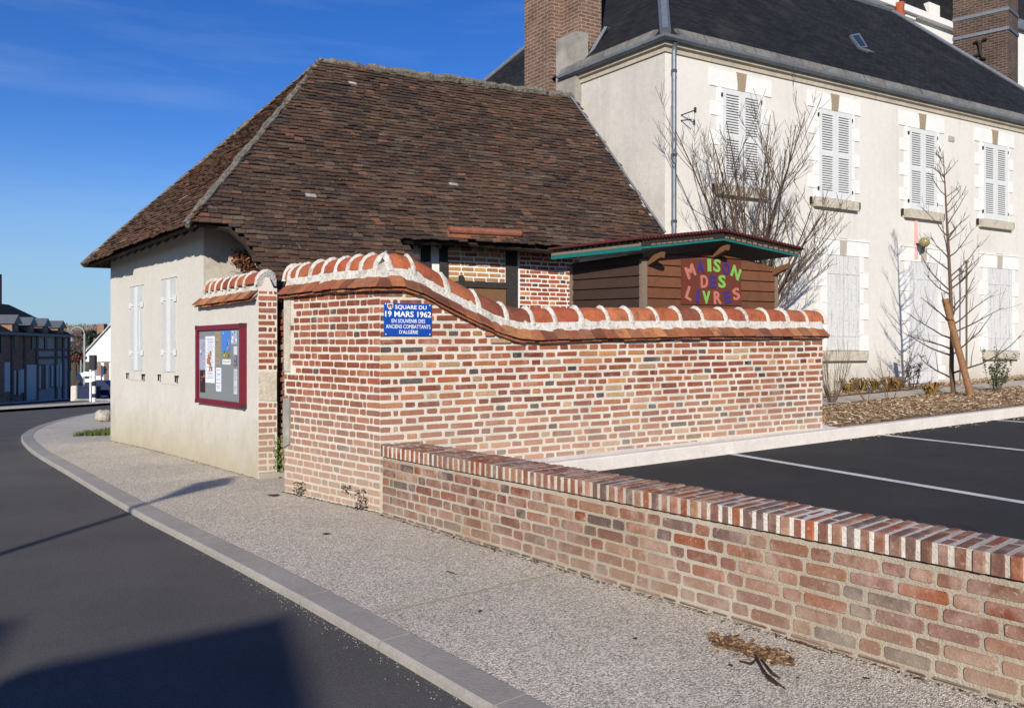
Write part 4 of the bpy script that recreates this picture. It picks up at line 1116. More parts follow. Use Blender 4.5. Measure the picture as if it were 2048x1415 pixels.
# roof light
nF = (g1-E_0).cross(R0-E_0).normalized(); nF = nF if nF.z > 0 else -nF
mb = MB(); q = [ray_on(x, y, E_0, nF)+nF*.05 for x, y in ((1698, 74), (1716, 70), (1733, 98), (1718, 100))]
mb.hexa([p for p in q]+[p-nF*.08 for p in q]); sk = mb.build('roof_light', M['zinc'], house)
mb = MB(); q = [ray_on(x, y, E_0, nF)+nF*.055 for x, y in ((1702, 76), (1714, 73.5), (1729, 96), (1719, 97.5))]; mb.hexa(q+[p-nF*.01 for p in q]); mb.build('pane', M['glass_dark'], sk)
mb = MB(); q = [ray_on(x, y, E_0, nF)+nF*.05 for x, y in ((1714, 99), (1733, 102), (1748, 109), (1735, 107))]; mb.hexa(q+[p-nF*.04 for p in q]); mb.build('apron', M['zinc'], sk)
# downpipe
mb = MB(); sp_, _ = HR.hit(1348, 300, .09)
ptop = HR.pt(sp_, zc+.05, .12)
mb.tube([ptop, HR.pt(sp_, zc-.12, .09), HR.pt(sp_, 3.9, .09), HR.pt(sp_, .6, .09)], .045, 10)
for y in (140, 308, 440):
    z = HR.hit(1348, y, .09)[1]; mb.tube([HR.pt(sp_, z, .09), HR.pt(sp_, z-.05, .09)], .056, 10)
mb.build('downpipe', M['zinc'], house, smooth=True)
# wire bracket
mb = MB(); z = HR.hit(1370, 232)[1]; s_ = HR.hit(1362, 232)[0]
mb.tube([HR.pt(s_, z, 0), HR.pt(s_+.12, z+.04, .25)], .012, 5); mb.tube([HR.pt(s_, z-.1, 0), HR.pt(s_+.08, z-.12, .2)], .012, 5); mb.tube([HR.pt(s_+.12, z+.0, .25), HR.pt(s_+.12, z+.09, .25)], .025, 6)
mb.build('cable_bracket', M['iron'], house)
# windows upstairs
def hrect(mb, x0, x1, zt, zb, o0, o1):
    s0 = HR.hit(x0, 300)[0]; s1 = HR.hit(x1, 300)[0]; mb.fbox(HR, s0, s1, zb, zt, o0, o1)
ZL1 = HR.hit(1667, 191)[1]; ZL0 = HR.hit(1667, 222)[1]; ZS1 = HR.hit(1668, 398)[1]; ZS0 = HR.hit(1668, 418)[1]
def upper(cx, hw, i):
    s0 = HR.hit(cx-hw, 300)[0]; s1 = HR.hit(cx+hw, 300)[0]; W = .98; sc_ = (s0+s1)/2; s0, s1 = sc_-W/2, sc_+W/2
    win = MB(); win.fbox(HR, s0-.02, s1+.02, ZS1, ZL0, -.06, .004); wo = win.build('window', M['shutter_back'], house)
    q = MB()
    q.fbox(HR, sc_-.80, sc_-.10, ZL0, ZL1, -.02, .018); q.fbox(HR, sc_+.10, sc_+.80, ZL0, ZL1, -.02, .018)
    n = 7; h = (ZL0-ZS1+.10)/n
    for k in range(n):
        z1 = ZL0-k*h-.003; z0 = ZL0-(k+1)*h+.003; ex = .28 if k % 2 else .12
        q.fbox(HR, s0-ex, s0-.0, z0, z1, -.02, .016); q.fbox(HR, s1+.0, s1+ex, z0, z1, -.02, .016)
    q.build('quoins', M['quoin'], wo)
    k = MB(); k.fquad(HR, [(sc_-.085, ZL0-.004), (sc_+.085, ZL0-.004), (sc_+.13, ZL1+.02), (sc_-.13, ZL1+.02)], -.02, .03); k.build('keystone', M['keystone'], wo)
    sl_ = MB(); sl_.fbox(HR, s0-.16, s1+.16, ZS0, ZS1-.02, -.02, .10); sl_.build('sill', M['stone'], wo)
    for a, b in ((s0, sc_-.004), (sc_+.004, s1)):
        m = MB(); st = .075; zt_, zb_ = ZL0-.02, ZS1+.0
        m.fbox(HR, a, a+st, zb_, zt_, .006, .045); m.fbox(HR, b-st, b, zb_, zt_, .006, .045)
        zm = (zt_+zb_)/2
        for z in (zb_, zm-.05, zt_-.10): m.fbox(HR, a+st, b-st, z, z+(.12 if z == zb_ else .10), .006, .044)
        for za, zc_ in ((zb_+.12, zm-.05), (zm+.05, zt_-.10)):
            nl = 15; hh = (zc_-za)/nl
            for j in range(nl):
                z = za+j*hh
                m.add([HR.pt(a+st, z, .040), HR.pt(b-st, z, .040), HR.pt(b-st, z+hh*.74, .014), HR.pt(a+st, z+hh*.74, .014), HR.pt(a+st, z-.006, .034), HR.pt(b-st, z-.006, .034), HR.pt(b-st, z+hh*.74-.006, .008), HR.pt(a+st, z+hh*.74-.006, .008)], [(0, 1, 2, 3), (7, 6, 5, 4), (0, 4, 5, 1)])
        m.build('shutter', M['white_paint'], wo)
    m = MB()
    for sx_ in (s0-.03, s1+.01):
        for z in (ZL0-.18, ZS1+.14): m.fbox(HR, sx_, sx_+.02, z, z+.07, .018, .05)
    for sx_ in (s0-.26, s1+.22): m.fbox(HR, sx_, sx_+.035, ZS1-.17, ZS1-.02, .02, .06)
    m.each('hinge', M['iron'], wo)
for i, (cx, hw) in enumerate(((1481, 38), (1668, 34), (1843, 34), (1988, 28))): upper(cx, hw, i)
for cx in (2120,): upper(cx, 28, 4)
# ground floor openings
ZG1 = HR.hit(1685, 481)[1]; ZG0 = HR.hit(1685, 511)[1]; ZGS1 = HR.hit(1685, 701)[1]; ZGS0 = HR.hit(1685, 721)[1]
def ground_open(cx, door):
    sc_ = HR.hit(cx, 600)[0]; W = 1.0; s0, s1 = sc_-W/2, sc_+W/2; zb_ = ZGS1 if not door else zbed(*HR.pt(sc_, 0, 0).xy)-.0
    m = MB(); m.fbox(HR, s0-.01, s1+.01, zb_, ZG0, -.06, .003); wo = m.build('door' if door else 'window', M['shutter_back'], house)
    q = MB(); q.fbox(HR, sc_-.80, sc_-.10, ZG0, ZG1, -.02, .020); q.fbox(HR, sc_+.10, sc_+.80, ZG0, ZG1, -.02, .020)
    h = .335; k = 0; z = ZG0
    while z > zb_+.1:
        ex = .30 if k % 2 else .14; z0 = max(z-h, zb_-.0)
        q.fbox(HR, s0-ex, s0, z0+.003, z-.003, -.02, .017); q.fbox(HR, s1, s1+ex, z0+.003, z-.003, -.02, .017); z -= h; k += 1
    q.fbox(HR, sc_-.82, sc_+.82, ZG1, ZG1+.025, -.02, .035)
    q.build('quoins', M['quoin'], wo)
    k = MB(); k.fquad(HR, [(sc_-.08, ZG0-.004), (sc_+.08, ZG0-.004), (sc_+.12, ZG1+.05), (sc_-.12, ZG1+.05)], -.02, .03); k.build('keystone', M['keystone_grey'], wo)
    if not door:
        sl_ = MB(); sl_.fbox(HR, s0-.20, s1+.20, ZGS0, ZGS1-.01, -.02, .10); sl_.build('sill', M['stone'], wo)
    for a, b in ((s0, sc_-.008), (sc_+.008, s1)):
        m = MB(); n = 4; w_ = (b-a)/n
        for j in range(n): m.fbox(HR, a+j*w_+.003, a+(j+1)*w_-.003, zb_+.01, ZG0-.01, .004, .028+.002*(j % 2))
        m.fbox(HR, a+.01, b-.01, ZG0-.40, ZG0-.36, .026, .040); m.fbox(HR, a+.01, b-.01, zb_+.30, zb_+.34, .026, .040)
        if door: m.fbox(HR, a+.01, b-.01, zb_+1.1, zb_+1.14, .026, .040)
        m.build('door_leaf' if door else 'plank_shutter', M['old_paint'], wo)
ground_open(1685, False); ground_open(1846, True); ground_open(1998, False); ground_open(1480, False)
# red paint stain under a sill, small vent, anchor plate
mb = MB(); s0, z1 = HR.hit(1826, 437); s1, z0 = HR.hit(1829, 520)
mb.fquad(HR, [(s0+.02, z0), (s0+.16, z0+.02), (s0+.13, z1), (s0+.04, z1)], -.01, .0215); mb.build('red_stain', mat('red_stain', (.66, .40, .36), .9, nz=(8, .12)), house)
mb = MB(); s0, z0 = HR.hit(1896, 282); mb.fbox(HR, s0, s0+.12, z0, z0+.12, 0, .02); mb.fbox(HR, s0+.14, s0+.22, z0, z0+.12, 0, .02); mb.each('vent', M['keystone_grey'], house)
# globe lamp
s0, z0 = HR.hit(1849, 484, .22)
lamp = thing('globe_lamp', HR.pt(s0, z0-.1, .05), 'round amber globe lamp fixed above the white door', 'wall lamp')
mb = MB(); mb.lathe(HR.pt(s0, z0, .22), [(.001, -.115), (.06, -.1), (.1, -.055), (.115, 0), (.1, .055), (.06, .1), (.001, .115)], 16); mb.build('globe', M['globe'], lamp, smooth=True)
mb = MB(); mb.tube([HR.pt(s0, z0-.02, 0), HR.pt(s0, z0-.02, .2)], .018, 6); mb.tube([HR.pt(s0, z0, .2), HR.pt(s0, z0-.15, .2)], [.05, .03], 8); mb.build('arm', M['iron'], lamp)
# chimneys of the end wall
def pbox(mb, p, d1, l1, d2, l2, z0, z1, mi=0):
    p = Vector((p[0], p[1])); q = [p, p+d1*l1, p+d1*l1+d2*l2, p+d2*l2]
    mb.hexa([Vector((a.x, a.y, z0)) for a in q]+[Vector((a.x, a.y, z1)) for a in q], mi=mi)
ch = MB(); pbox(ch, (.82, 16.2), HR.d, .34, HL.d, .86, 6.0, 11.2)
pbox(ch, (1.404, 15.9), HR.d, .53, HL.d, .80, 6.6, 11.0)
co_ = ch.build('chimney', M['chimney'], house)
mb = MB(); pbox(mb, (1.30, 15.66), HR.d, .3, HL.d, .60, 6.2, H+638/F*15.66)
mb.build('buttress', M['cement_grey'], co_)
mb = MB(); p = at(1165, 136, 15.75); q_ = at(1212, 56, 16.0); mb.tube([p, q_], .045, 4); q2 = at(1220, 60, 16.1); mb.tube([q_, q2], .04, 4); mb.build('flashing', M['zinc'], co_)
# lead flashing where the cottage roof meets the house
mb = MB(); pts = [on(x, y)+NR*.045 for x, y in ((1140, 197), (1200, 280), (1262, 372), (1328, 468))]; mb.tube(pts, .022, 5); mb.build('roof_flashing', M['zinc'], cot)

# ------------------------------------------------------------------ buildings behind the slate roof (top right)
b1 = thing('stone_house', at(1800, 700, 31), 'pale stone house with dark mansard behind the slate roof', 'house')
d1 = Vector((.86, .51)); p0 = at(1700, 100, 29)
BF = Fr((p0.x, p0.y), d1, perp(d1, (0, 0), (p0.x, p0.y)))
def bh(x, y, o=0): return BF.hit(x, y, o)
mb = MB(); s0 = bh(1690, 0)[0]; s1 = bh(2100, 0)[0]; zt_ = bh(1880, 55)[1]
mb.fbox(BF, s0, s1, 0, zt_, -5, 0); mb.build('wall', M['far_white'], b1)
mb = MB(); mb.fbox(BF, s0-.2, s1, zt_, zt_+.25, -.2, .25); mb.each('cornice', M['quoin'], b1)
mb = MB(); sA_ = bh(1812, 0)[0]; zz = zt_+.25
mb.add([BF.pt(sA_, zz, .1), BF.pt(s1, zz, .1), BF.pt(s1, zz+5, -1.8), BF.pt(sA_, zz+5, -1.8), BF.pt(sA_, zz, -5), BF.pt(s1, zz, -5)], [(0, 1, 2, 3), (0, 3, 4), (1, 5, 2)]); mb.build('mansard', M['slate'], b1)
mb = MB(); mb.fbox(BF, s0, sA_-.0, zz, zz+4, -4, -.3); mb.build('upper_wall', M['lime'], b1)
for x0, x1, y0, y1 in ((1852, 1874, 6, 37), (1806, 1826, 24, 42)):
    mb = MB(); a, z1 = bh(x0, y0); b, z0 = bh(x1, y1); mb.fbox(BF, a, b, z0, z1, -1.5, .12); mb.build('dormer', M['lime'], b1)
mb = MB(); s_, z_ = bh(1772, 10, .05); mb.tube([BF.pt(s_, z_-2, .05), BF.pt(s_, z_+3, .05)], .09, 8); mb.build('downpipe', M['zinc'], b1)
mb = MB(); s_, z_ = bh(1799, 30, .3); mb.lathe(BF.pt(s_, z_-.3, .3), [(.18, 0), (.19, .2), (.165, .55), (.19, .75), (.15, .76), (.14, .3)], 14, lin(160, 78, 50)); mb.build('chimney_pot', M['terracotta'], b1, smooth=True)
# tall brick chimney with iron anchor
pq = at(2017, 100, 25.5); dl = Vector((-.80, .60)); dr = Vector((.75, .66))
ck = thing('brick_chimney', Vector((pq.x, pq.y, 4)), 'tall weathered brick chimney with an iron X anchor at top right', 'chimney')
LC = Fr((pq.x, pq.y), dl, perp(dl, (0, 0), (pq.x, pq.y))); RC = Fr((pq.x, pq.y), dr, perp(dr, (0, 0), (pq.x, pq.y)))
sl1 = LC.hit(1906, 50)[0]; sr1 = RC.hit(2036, 100)[0]
mb = MB(); pbox(mb, pq.xy, LC.d, sl1, RC.d, sr1, 2, 15.5); mb.build('stack', M['chimney_old'], ck)
mb = MB()
for y in (30, 68): 
    z0 = LC.hit(1960, y)[1]; mb.fbox(LC, -.02, sl1+.02, z0-.05, z0+.06, 0, .03); mb.fbox(RC, -.02, sr1, z0-.05, z0+.06, 0, .03)
mb.each('iron_band', M['zinc_dark'], ck)
mb = MB()
def lc(x, y): 
    s, z = LC.hit(x, y, .05); return LC.pt(s, z, .05)
mb.tube([lc(1948, 86), lc(1953, 83), lc(1958, 88), lc(1960, 100), lc(1957, 110), lc(1946, 115)], .045, 6)
mb.tube([lc(1974, 78), lc(1966, 80), lc(1961, 90), lc(1960, 104), lc(1964, 116), lc(1972, 118)], .045, 6)
mb.build('anchor_plate', M['iron'], ck)
# white wall strip at far right behind
mb = MB(); pw = at(2030, 100, 30); dd = Vector((.9, .43)); WF = Fr((pw.x, pw.y), dd, perp(dd, (0, 0), (pw.x, pw.y)))
mb.fbox(WF, 0, 6, 0, WF.hit(2040, 62)[1], -4, 0); wh = mb.build('white_house', M['far_white']); tag(wh, 'white wall and dark roof edge right of the brick chimney', 'house')
mb = MB(); mb.fbox(WF, -.1, 6, WF.hit(2040, 62)[1], WF.hit(2040, 45)[1], -4, .2); mb.each('cornice', M['zinc'], wh)
mb = MB(); z_ = WF.hit(2040, 45)[1]; mb.add([WF.pt(-.1, z_, .15), WF.pt(6, z_, .15), WF.pt(6, z_+4, -2), WF.pt(-.1, z_+4, -2)], [(0, 1, 2, 3)]); mb.build('roof', M['slate'], wh)

# ------------------------------------------------------------------ planting
def chips(name, n, gen, label, pal, size=(.02, .06), lift=.012):
    mb = MB()
    for _ in range(n):
        p = gen()
        if p is None: continue
        a = R(0, 6.28); L = R(*size); w_ = R(.004, .012); tz = R(-.35, .35)
        d = Vector((math.cos(a), math.sin(a), tz)).normalized()*L/2; e = Vector((-math.sin(a), math.cos(a), R(-.4, .4))).normalized()*w_
        p = p+Vector((0, 0, R(.0, lift)))
        c = random.choice(pal); k = R(.7, 1.2)
        mb.add([p-d-e, p+d-e, p+d+e, p-d+e], [(0, 1, 2, 3)], tuple(x*k for x in c))
    o = mb.build(name, M['chip']); tag(o, label, 'wood chips', kind='stuff'); return o
CP = [lin(214, 186, 148), lin(196, 164, 126), lin(222, 196, 158), lin(156, 118, 84), lin(176, 136, 96), lin(232, 212, 180), lin(136, 100, 72)]
def g1_():
    s = R(2.8, 15) if random.random() < .8 else R(2.8, 24); q = R(-.13, -2.15); p = KB.pt(s, 0, q); p.z = zbed(p.x, p.y)+.02; return p
chips('bark_mulch', 16000, g1_, 'tan bark chips covering the bed behind the white kerb', CP, (.03, .09), .03)
def g2_():
    s = R(3.6, 18); q = R(-3.2, -4.3); p = KB.pt(s, 0, q); p.z = zbed(p.x, p.y)+.0; return p
chips('bark_mulch', 6000, g2_, 'tan bark chips along the foot of the house', CP, (.03, .08), .03)
def g3_f():
    s = R(2.6, 12); q = abs(random.gauss(0, .10))+.01; p = KB.pt(s, 0, q); p.z = zpark(p.x, p.y)+.003; return p
chips('scattered_chips', 420, g3_f, 'stray wood chips in the gutter of the car park kerb', CP, (.01, .035), .004)
# chips and twigs spilled on the pavement
def g4():
    t = random.random(); x = 1425+t*150+random.gauss(0, 9); y = 1278+t*42+random.gauss(0, 7)
    return gpt(x, y, .004)
chips('spilled_chips', 620, g4, 'small heap of wood chips spilled on the pavement', [lin(150, 116, 84), lin(120, 90, 64), lin(176, 146, 110), lin(90, 66, 48)], (.015, .04), .012)
tw = MB()
for pts in (((1510, 1308), (1530, 1345), (1570, 1376)), ((1523, 1318), (1545, 1345), (1560, 1355)), ((1480, 1321), (1503, 1326), (1518, 1314)), ((1512, 1316), (1540, 1358), (1556, 1370))):
    P_ = [gpt(x, y, .012+.01*(i % 2)) for i, (x, y) in enumerate(pts)]; tw.tube(P_, [.005, .007, .003], 5, lin(60, 38, 28))
tag(tw.build('broken_twigs', M['bark']), 'dark broken twigs lying below the spilled wood chips', 'twigs')
for pts, lab in ((((1573, 1277), (1610, 1287), (1658, 1304)), 'thin reddish twig lying along the low wall foot'), (((893, 1141), (905, 1145), (915, 1148)), 'small straight twig on the open pavement')):
    tw = MB(); tw.tube([gpt(x, y, .008) for x, y in pts], [.004, .005, .002], 5, lin(80, 46, 36)); tag(tw.build('twig', M['bark']), lab, 'twig')
lf = MB()
for x, y, r in ((652, 1067, 9), (547, 990, 14), (615, 988, 10), (960, 1223, 5), (1598, 1357, 5), (1735, 1358, 7), (1270, 1277, 5), (1040, 1268, 4), (436, 1069, 4), (1462, 1332, 7), (560, 955, 5)):
    p = gpt(x, y, .006); sc_ = r/F*p.y
    lf.add([p+Vector((sc_*math.cos(a)*R(.7, 1.1), sc_*1.2*math.sin(a)*R(.5, 1), R(0, .012))) for a in (0, 1, 2, 3, 4, 5)], [(0, 1, 2, 3, 4, 5)], lin(60, 46, 38))
tag(lf.build('fallen_leaves', M['leaf']), 'dark fallen leaves scattered over the pale pavement', 'leaves', kind='stuff')

def branchy(mb, p, d, L, r, depth, spread=.5, up=.15, col=(.1, .07, .06), nb=3, minr=.0022, keep=.62, twist=.18):
    n = 5; pts = [p]; rs = [r]; q = p.copy(); dd = d.normalized()
    for i in range(n):
        dd = (dd+Vector((R(-1, 1), R(-1, 1), R(-1, 1)))*twist*.5+Vector((0, 0, up*.3))).normalized()
        q = q+dd*(L/n); pts.append(q.copy()); rs.append(max(minr*.7, r*(1-.75*(i+1)/n)))
    mb.tube(pts, rs, 5 if r > .008 else 3, col, cap=False)
    if depth <= 0: return
    for k in range(nb):
        t = R(.25, .95); i = min(n-1, int(t*n)); b = pts[i].lerp(pts[i+1], t*n-i)
        a = Vector((R(-1, 1), R(-1, 1), R(-.3, .6))).normalized()
        nd = (dd*(1-spread)+a*spread+Vector((0, 0, up))).normalized()
        branchy(mb, b, nd, L*keep*R(.6, 1.1), max(minr, rs[i]*.55), depth-1, spread, up, col, nb, minr, keep, twist)
# vase shaped bare tree behind the shed
base = at(1497, 700, 13.9); base.z = zbed(base.x, base.y)
tree = thing('bare_tree', base, 'wide bare many-stemmed tree behind the shed against the house', 'tree')
tk = MB(); tk.tube([base, base+Vector((.02, 0, .9)), base+Vector((0, .02, 1.7))], [.10, .085, .08], 9, lin(92, 76, 66)); tk.build('trunk', M['bark'], tree)
random.seed(23)
cr_ = MB(); top = base+Vector((0, .02, 1.5)); hx = Vector((HR.d.x, HR.d.y, 0)); hn = Vector((HR.n.x, HR.n.y, 0))
for i in range(25):
    ang = -.66+1.66*(i+.5)/25+R(-.07, .07); y = R(-.25, .6)
    d = (hx*math.sin(ang)+Vector((0, 0, 1))*math.cos(ang)+hn*y*.45).normalized()
    L = R(2.7, 3.5)*(1.12-.42*abs(ang)**1.3)
    branchy(cr_, top+hx*math.sin(ang)*.2+Vector((0, 0, R(-.3, .2))), d, L, R(.018, .030), 2, .50, .18, random.choice([lin(80, 66, 54), lin(68, 57, 48), lin(92, 76, 62)]), 7, .0045, .34, .24)
cr_.build('crown', M['bark'], tree)
# young tree with stake
random.seed(5)
b = at(1907, 792, 14.4); b.z = zbed(b.x, b.y)
yt = thing('young_tree', b, 'slender young bare tree tied to a leaning stake in the bark bed', 'tree')
top = at(1886, 300, 14.4)
tr = MB(); P_ = [b, at(1903, 740, 14.4), at(1904, 660, 14.4), at(1901, 580, 14.4), at(1897, 500, 14.4), at(1893, 430, 14.4), at(1890, 370, 14.4), top]
tr.tube(P_, [.045, .042, .036, .032, .026, .019, .012, .004], 8, lin(96, 76, 62)); tr.build('trunk', M['bark'], yt)
br = MB()
for i in range(42):
    t = R(.06, .97); y = 770-t*470; k = min(6, int(t*7)); p = P_[k].lerp(P_[k+1], t*7-k)
    sd_ = 1 if i % 2 else -1; Lm = (1.15*(1-t)**.8+.18)*R(.65, 1.15)
    d = Vector((sd_*R(.6, 1), R(-.5, .5), R(-.05, .4)+t*.9))
    branchy(br, p, d, Lm, .014*(1-t)+.007, 1, .45, .16, lin(82, 68, 60), 5, .0042, .42, .34)
br.build('branches', M['bark'], yt)
st = MB(); a0 = at(1890, 598, 14.2); a1 = at(1944, 790, 13.9); a1.z = zbed(a1.x, a1.y)-.05; st.tube([a1, a0], .058, 12); so_ = st.build('tree_stake', M['stake'])
tag(so_, 'thick leaning wooden stake beside the young tree', 'stake')
tb = MB(); m_ = a0.lerp(a1, .22); tb.tube([m_+Vector((-.10, 0, .03)), m_+Vector((0, -.065, .01)), m_+Vector((.09, 0, -.03)), m_+Vector((0, .07, 0)), m_+Vector((-.10, 0, .03))], .010, 5); tb.build('tie', M['iron'], so_)
# thin post against the wall
ps, pz = HR.hit(1933, 520, .3); pp_ = HR.pt(ps, 0, .3)
mb = MB(); mb.tube([Vector((pp_.x, pp_.y, zbed(pp_.x, pp_.y)-.05)), Vector((pp_.x, pp_.y, pz-.03))], .022, 8, lin(96, 88, 64)); mb.tube([Vector((pp_.x, pp_.y, pz-.05)), Vector((pp_.x, pp_.y, pz))], [.06, .045], 10, lin(140, 130, 100))
tag(mb.build('garden_post', M['bark'], smooth=True), 'thin capped metal post standing before the wall right of the door', 'post')
def shrub(name, px, py, Y, h, w_, n, label, leaf=None, stemc=lin(96, 80, 66), seed=1, leaves=0, nb=4, up=.3):
    random.seed(seed); p = at(px, py, Y); p.z = zbed(p.x, p.y)
    t = thing(name, p, label, 'shrub'); mb = MB(); tips = []
    for i in range(n):
        a = R(0, 6.28); d = Vector((math.cos(a)*w_, math.sin(a)*w_*.8, 1)); L = h*R(.6, 1.0)
        branchy(mb, p+Vector((math.cos(a)*.05, math.sin(a)*.05, 0)), d, L, .007, 1, .4, up, stemc, nb, .0025, .4, .2)
    mb.build('stems', M['bark'], t)
    if leaf:
        lm = MB()
        for v in random.choices(mb.v, k=leaves):
            if v.z < p.z+.06: continue
            q = v+Vector((R(-.03, .03), R(-.03, .03), R(-.02, .03)))
            a = Vector((R(-1, 1), R(-1, 1), R(-.4, .8))).normalized()*R(.016, .032); bb = a.cross(Vector((R(-1, 1), R(-1, 1), R(-1, 1)))).normalized()*R(.008, .014)
            lm.add([q-a, q+bb, q+a, q-bb], [(0, 1, 2, 3)], tuple(x*R(.6, 1.3) for x in random.choice(leaf)))
        lm.build('foliage', M['leaf'], t)
    return t
shrub('bare_shrub', 1664, 768, 13.6, 1.05, .42, 26, 'bare twiggy shrub beside the end of the tall brick wall', seed=3)
shrub('leafy_shrub', 1992, 783, 14.6, .72, .55, 12, 'dark green leafy shrub at the right beyond the young tree', [lin(52, 66, 38), lin(38, 52, 34), lin(78, 92, 58)], seed=4, leaves=1000)
shrub('leafy_shrub', 1826, 762, 16.2, .75, .35, 9, 'purplish small-leaved shrub in front of the white door', [lin(64, 66, 60), lin(84, 86, 74), lin(54, 50, 52)], seed=6, leaves=520)
shrub('thin_shoots', 1780, 803, 13.6, .98, .45, 5, 'thin upright bare shoots in the bed left of the young tree', seed=8, nb=2)
shrub('thin_shoots', 1738, 798, 13.4, .8, .5, 4, 'sparse bare shoots in the bed near the wall end', seed=9, nb=2)
for i, (x, y) in enumerate(((1700, 766), (1722, 764), (1748, 762), (1778, 760), (1795, 760), (1862, 790))):
    random.seed(40+i); p = at(x, y, 16.0 if i < 5 else 14.3); p.z = zbed(p.x, p.y)
    mb = MB()
    for j in range(46):
        a = R(0, 6.28); L = R(.15, .36); o = Vector((math.cos(a), math.sin(a), 0)); q0 = p+o*R(0, .08); q1 = q0+o*L*.5+Vector((0, 0, L*.8)); q2 = q1+o*L*.45+Vector((0, 0, -L*R(0, .35))); wd = Vector((-o.y, o.x, 0))*R(.010, .022)
        c = random.choice([lin(150, 118, 70), lin(120, 104, 58), lin(96, 96, 52), lin(130, 86, 50)])
        mb.add([q0-wd*.4, q0+wd*.4, q1+wd, q1-wd], [(0, 1, 2, 3)], c); mb.add([q1-wd, q1+wd, q2], [(0, 1, 2)], c)
    o = mb.build('dry_fern', M['leaf']); lab = ['dry brown fern nearest the brick wall end', 'second dry fern from the brick wall along the house', 'third dry fern from the brick wall along the house', 'fourth dry fern from the brick wall along the house', 'dry fern closest to the small shrub by the door', 'low reddish plant just left of the young tree'][i]
    tag(o, lab, 'fern', 'dry ferns along the house')
random.seed(77)
# weeds at the wall foot
for i, (x, y, hgt, lab, n) in enumerate(((602, 975, .16, 'small dark weed at the left foot of the brick wall', 60), (727, 1008, .20, 'tallest weed growing from the wall foot near its corner', 60), (697, 985, .08, 'tiny weed sprouting from the brick face', 25), (560, 925, .42, 'green weed growing in the narrow gap between walls', 150))):
    p = LW.pt(*LW.hit(x, y)) if i < 3 else at(561, 940, 9.55); mb = MB()
    if i == 0 or i == 1: p.z = zg(p.x, p.y)
    for j in range(n):
        q = p+Vector((R(-.07, .07), R(-.08, -.005), R(0, hgt))); a = Vector((R(-1, 1), R(-1, 1), R(-.5, 1))).normalized()*R(.012, .028); b2 = a.cross(Vector((R(-1, 1), R(-1, 1), 1))).normalized()*.012
        mb.add([q-a, q+b2, q+a, q-b2], [(0, 1, 2, 3)], random.choice([lin(54, 58, 42), lin(46, 40, 34), lin(70, 76, 50)] if i < 3 else [lin(96, 128, 52), lin(70, 104, 44), lin(120, 148, 70)]))
    tag(mb.build('weed', M['leaf']), lab, 'weed')
# dark litter gathered along the wall foot
mb = MB()
for fr, s0, s1, n in ((LO, 0, 6.5, 620), (LW, 0, sL1, 260), (FC, 0, 6.2, 420)):
    for i in range(n):
        p = fr.pt(R(s0, s1), 0, abs(random.gauss(0, .022))+.004); p.z = zg(p.x, p.y)+R(.002, .008)
        a = R(0, 6.28); L = R(.004, .016); d = Vector((math.cos(a), math.sin(a), R(-.3, .3)))*L; e = Vector((-math.sin(a), math.cos(a), 0))*R(.002, .006)
        mb.add([p-d-e, p+d-e, p+d+e, p-d+e], [(0, 1, 2, 3)], random.choice([lin(70, 58, 46), lin(50, 42, 36), lin(110, 92, 70), lin(84, 84, 60)]))
tag(mb.build('wall_foot_litter', M['chip']), 'dark crumbs of litter along the foot of the street walls', 'litter', kind='stuff')
# grass patch and boulder at the far corner of the cottage
mb = MB(); g0 = gpt(206, 866)
for i in range(1500):
    p = g0+Vector((R(-.22, .5), R(-.75, .6), 0)); p.z = zg(p.x, p.y)+.002; a = R(0, 6.28); h = R(.04, .13); d = Vector((math.cos(a), math.sin(a), 0))*.012
    mb.add([p-d, p+d, p+Vector((R(-.04, .04), R(-.04, .04), h))], [(0, 1, 2)], random.choice([lin(84, 96, 48), lin(62, 78, 38), lin(104, 110, 60)]))
tag(mb.build('grass_tuft', M['grass']), 'patch of rough grass at the far corner of the cottage', 'grass', kind='stuff')
bm_c = gpt(209, 845); bm_c.y += .6; bm_c.x -= .35; mb = MB()
prof = [(.001, .0), (.18, .0), (.22, .10), (.21, .20), (.16, .27), (.08, .30), (.001, .31)]
mb.lathe(bm_c, prof, 12); mb.v = [v+Vector((math.sin(v.z*23+v.x*17)*.03, math.cos(v.x*21+v.y*9)*.03, math.sin(v.x*14+v.y*19)*.025)) for v in mb.v]
tag(mb.build('boulder', M['boulder'], smooth=True), 'pale rough boulder guarding the far cottage corner', 'boulder')

# ------------------------------------------------------------------ far row of houses on the left
fa = Vector((-.665*46, 46.)); fb = Vector((-.574*55, 55.)); LR = Fr(fa, fb-fa, perp(fb-fa, (0, 30), fa))
def lr(x, y, o=0): return LR.hit(x, y, o)
def lrbox(mb, x0, x1, y0, y1, o0, o1, xr=None):
    s0 = lr(x0, 700)[0]; s1 = lr(x1, 700)[0]; xm = (x0+x1)/2 if xr is None else xr
    mb.fbox(LR, s0, s1, lr(xm, y1)[1], lr(xm, y0)[1], o0, o1)
sm = lr(73, 700)[0]; se = lr(139, 700)[0]; s_far0 = -14.0
zE = lr(70, 668)[1]
th1 = thing('terrace_house', LR.pt(0, lr(10, 806)[1], 0), 'dark brick terrace house at far left of the street', 'house', 'terrace houses along the shaded street')
th2 = thing('terrace_house', LR.pt(sm, lr(73, 800)[1], 0), 'grey rendered terrace house at the end of the shaded row', 'house', 'terrace houses along the shaded street')
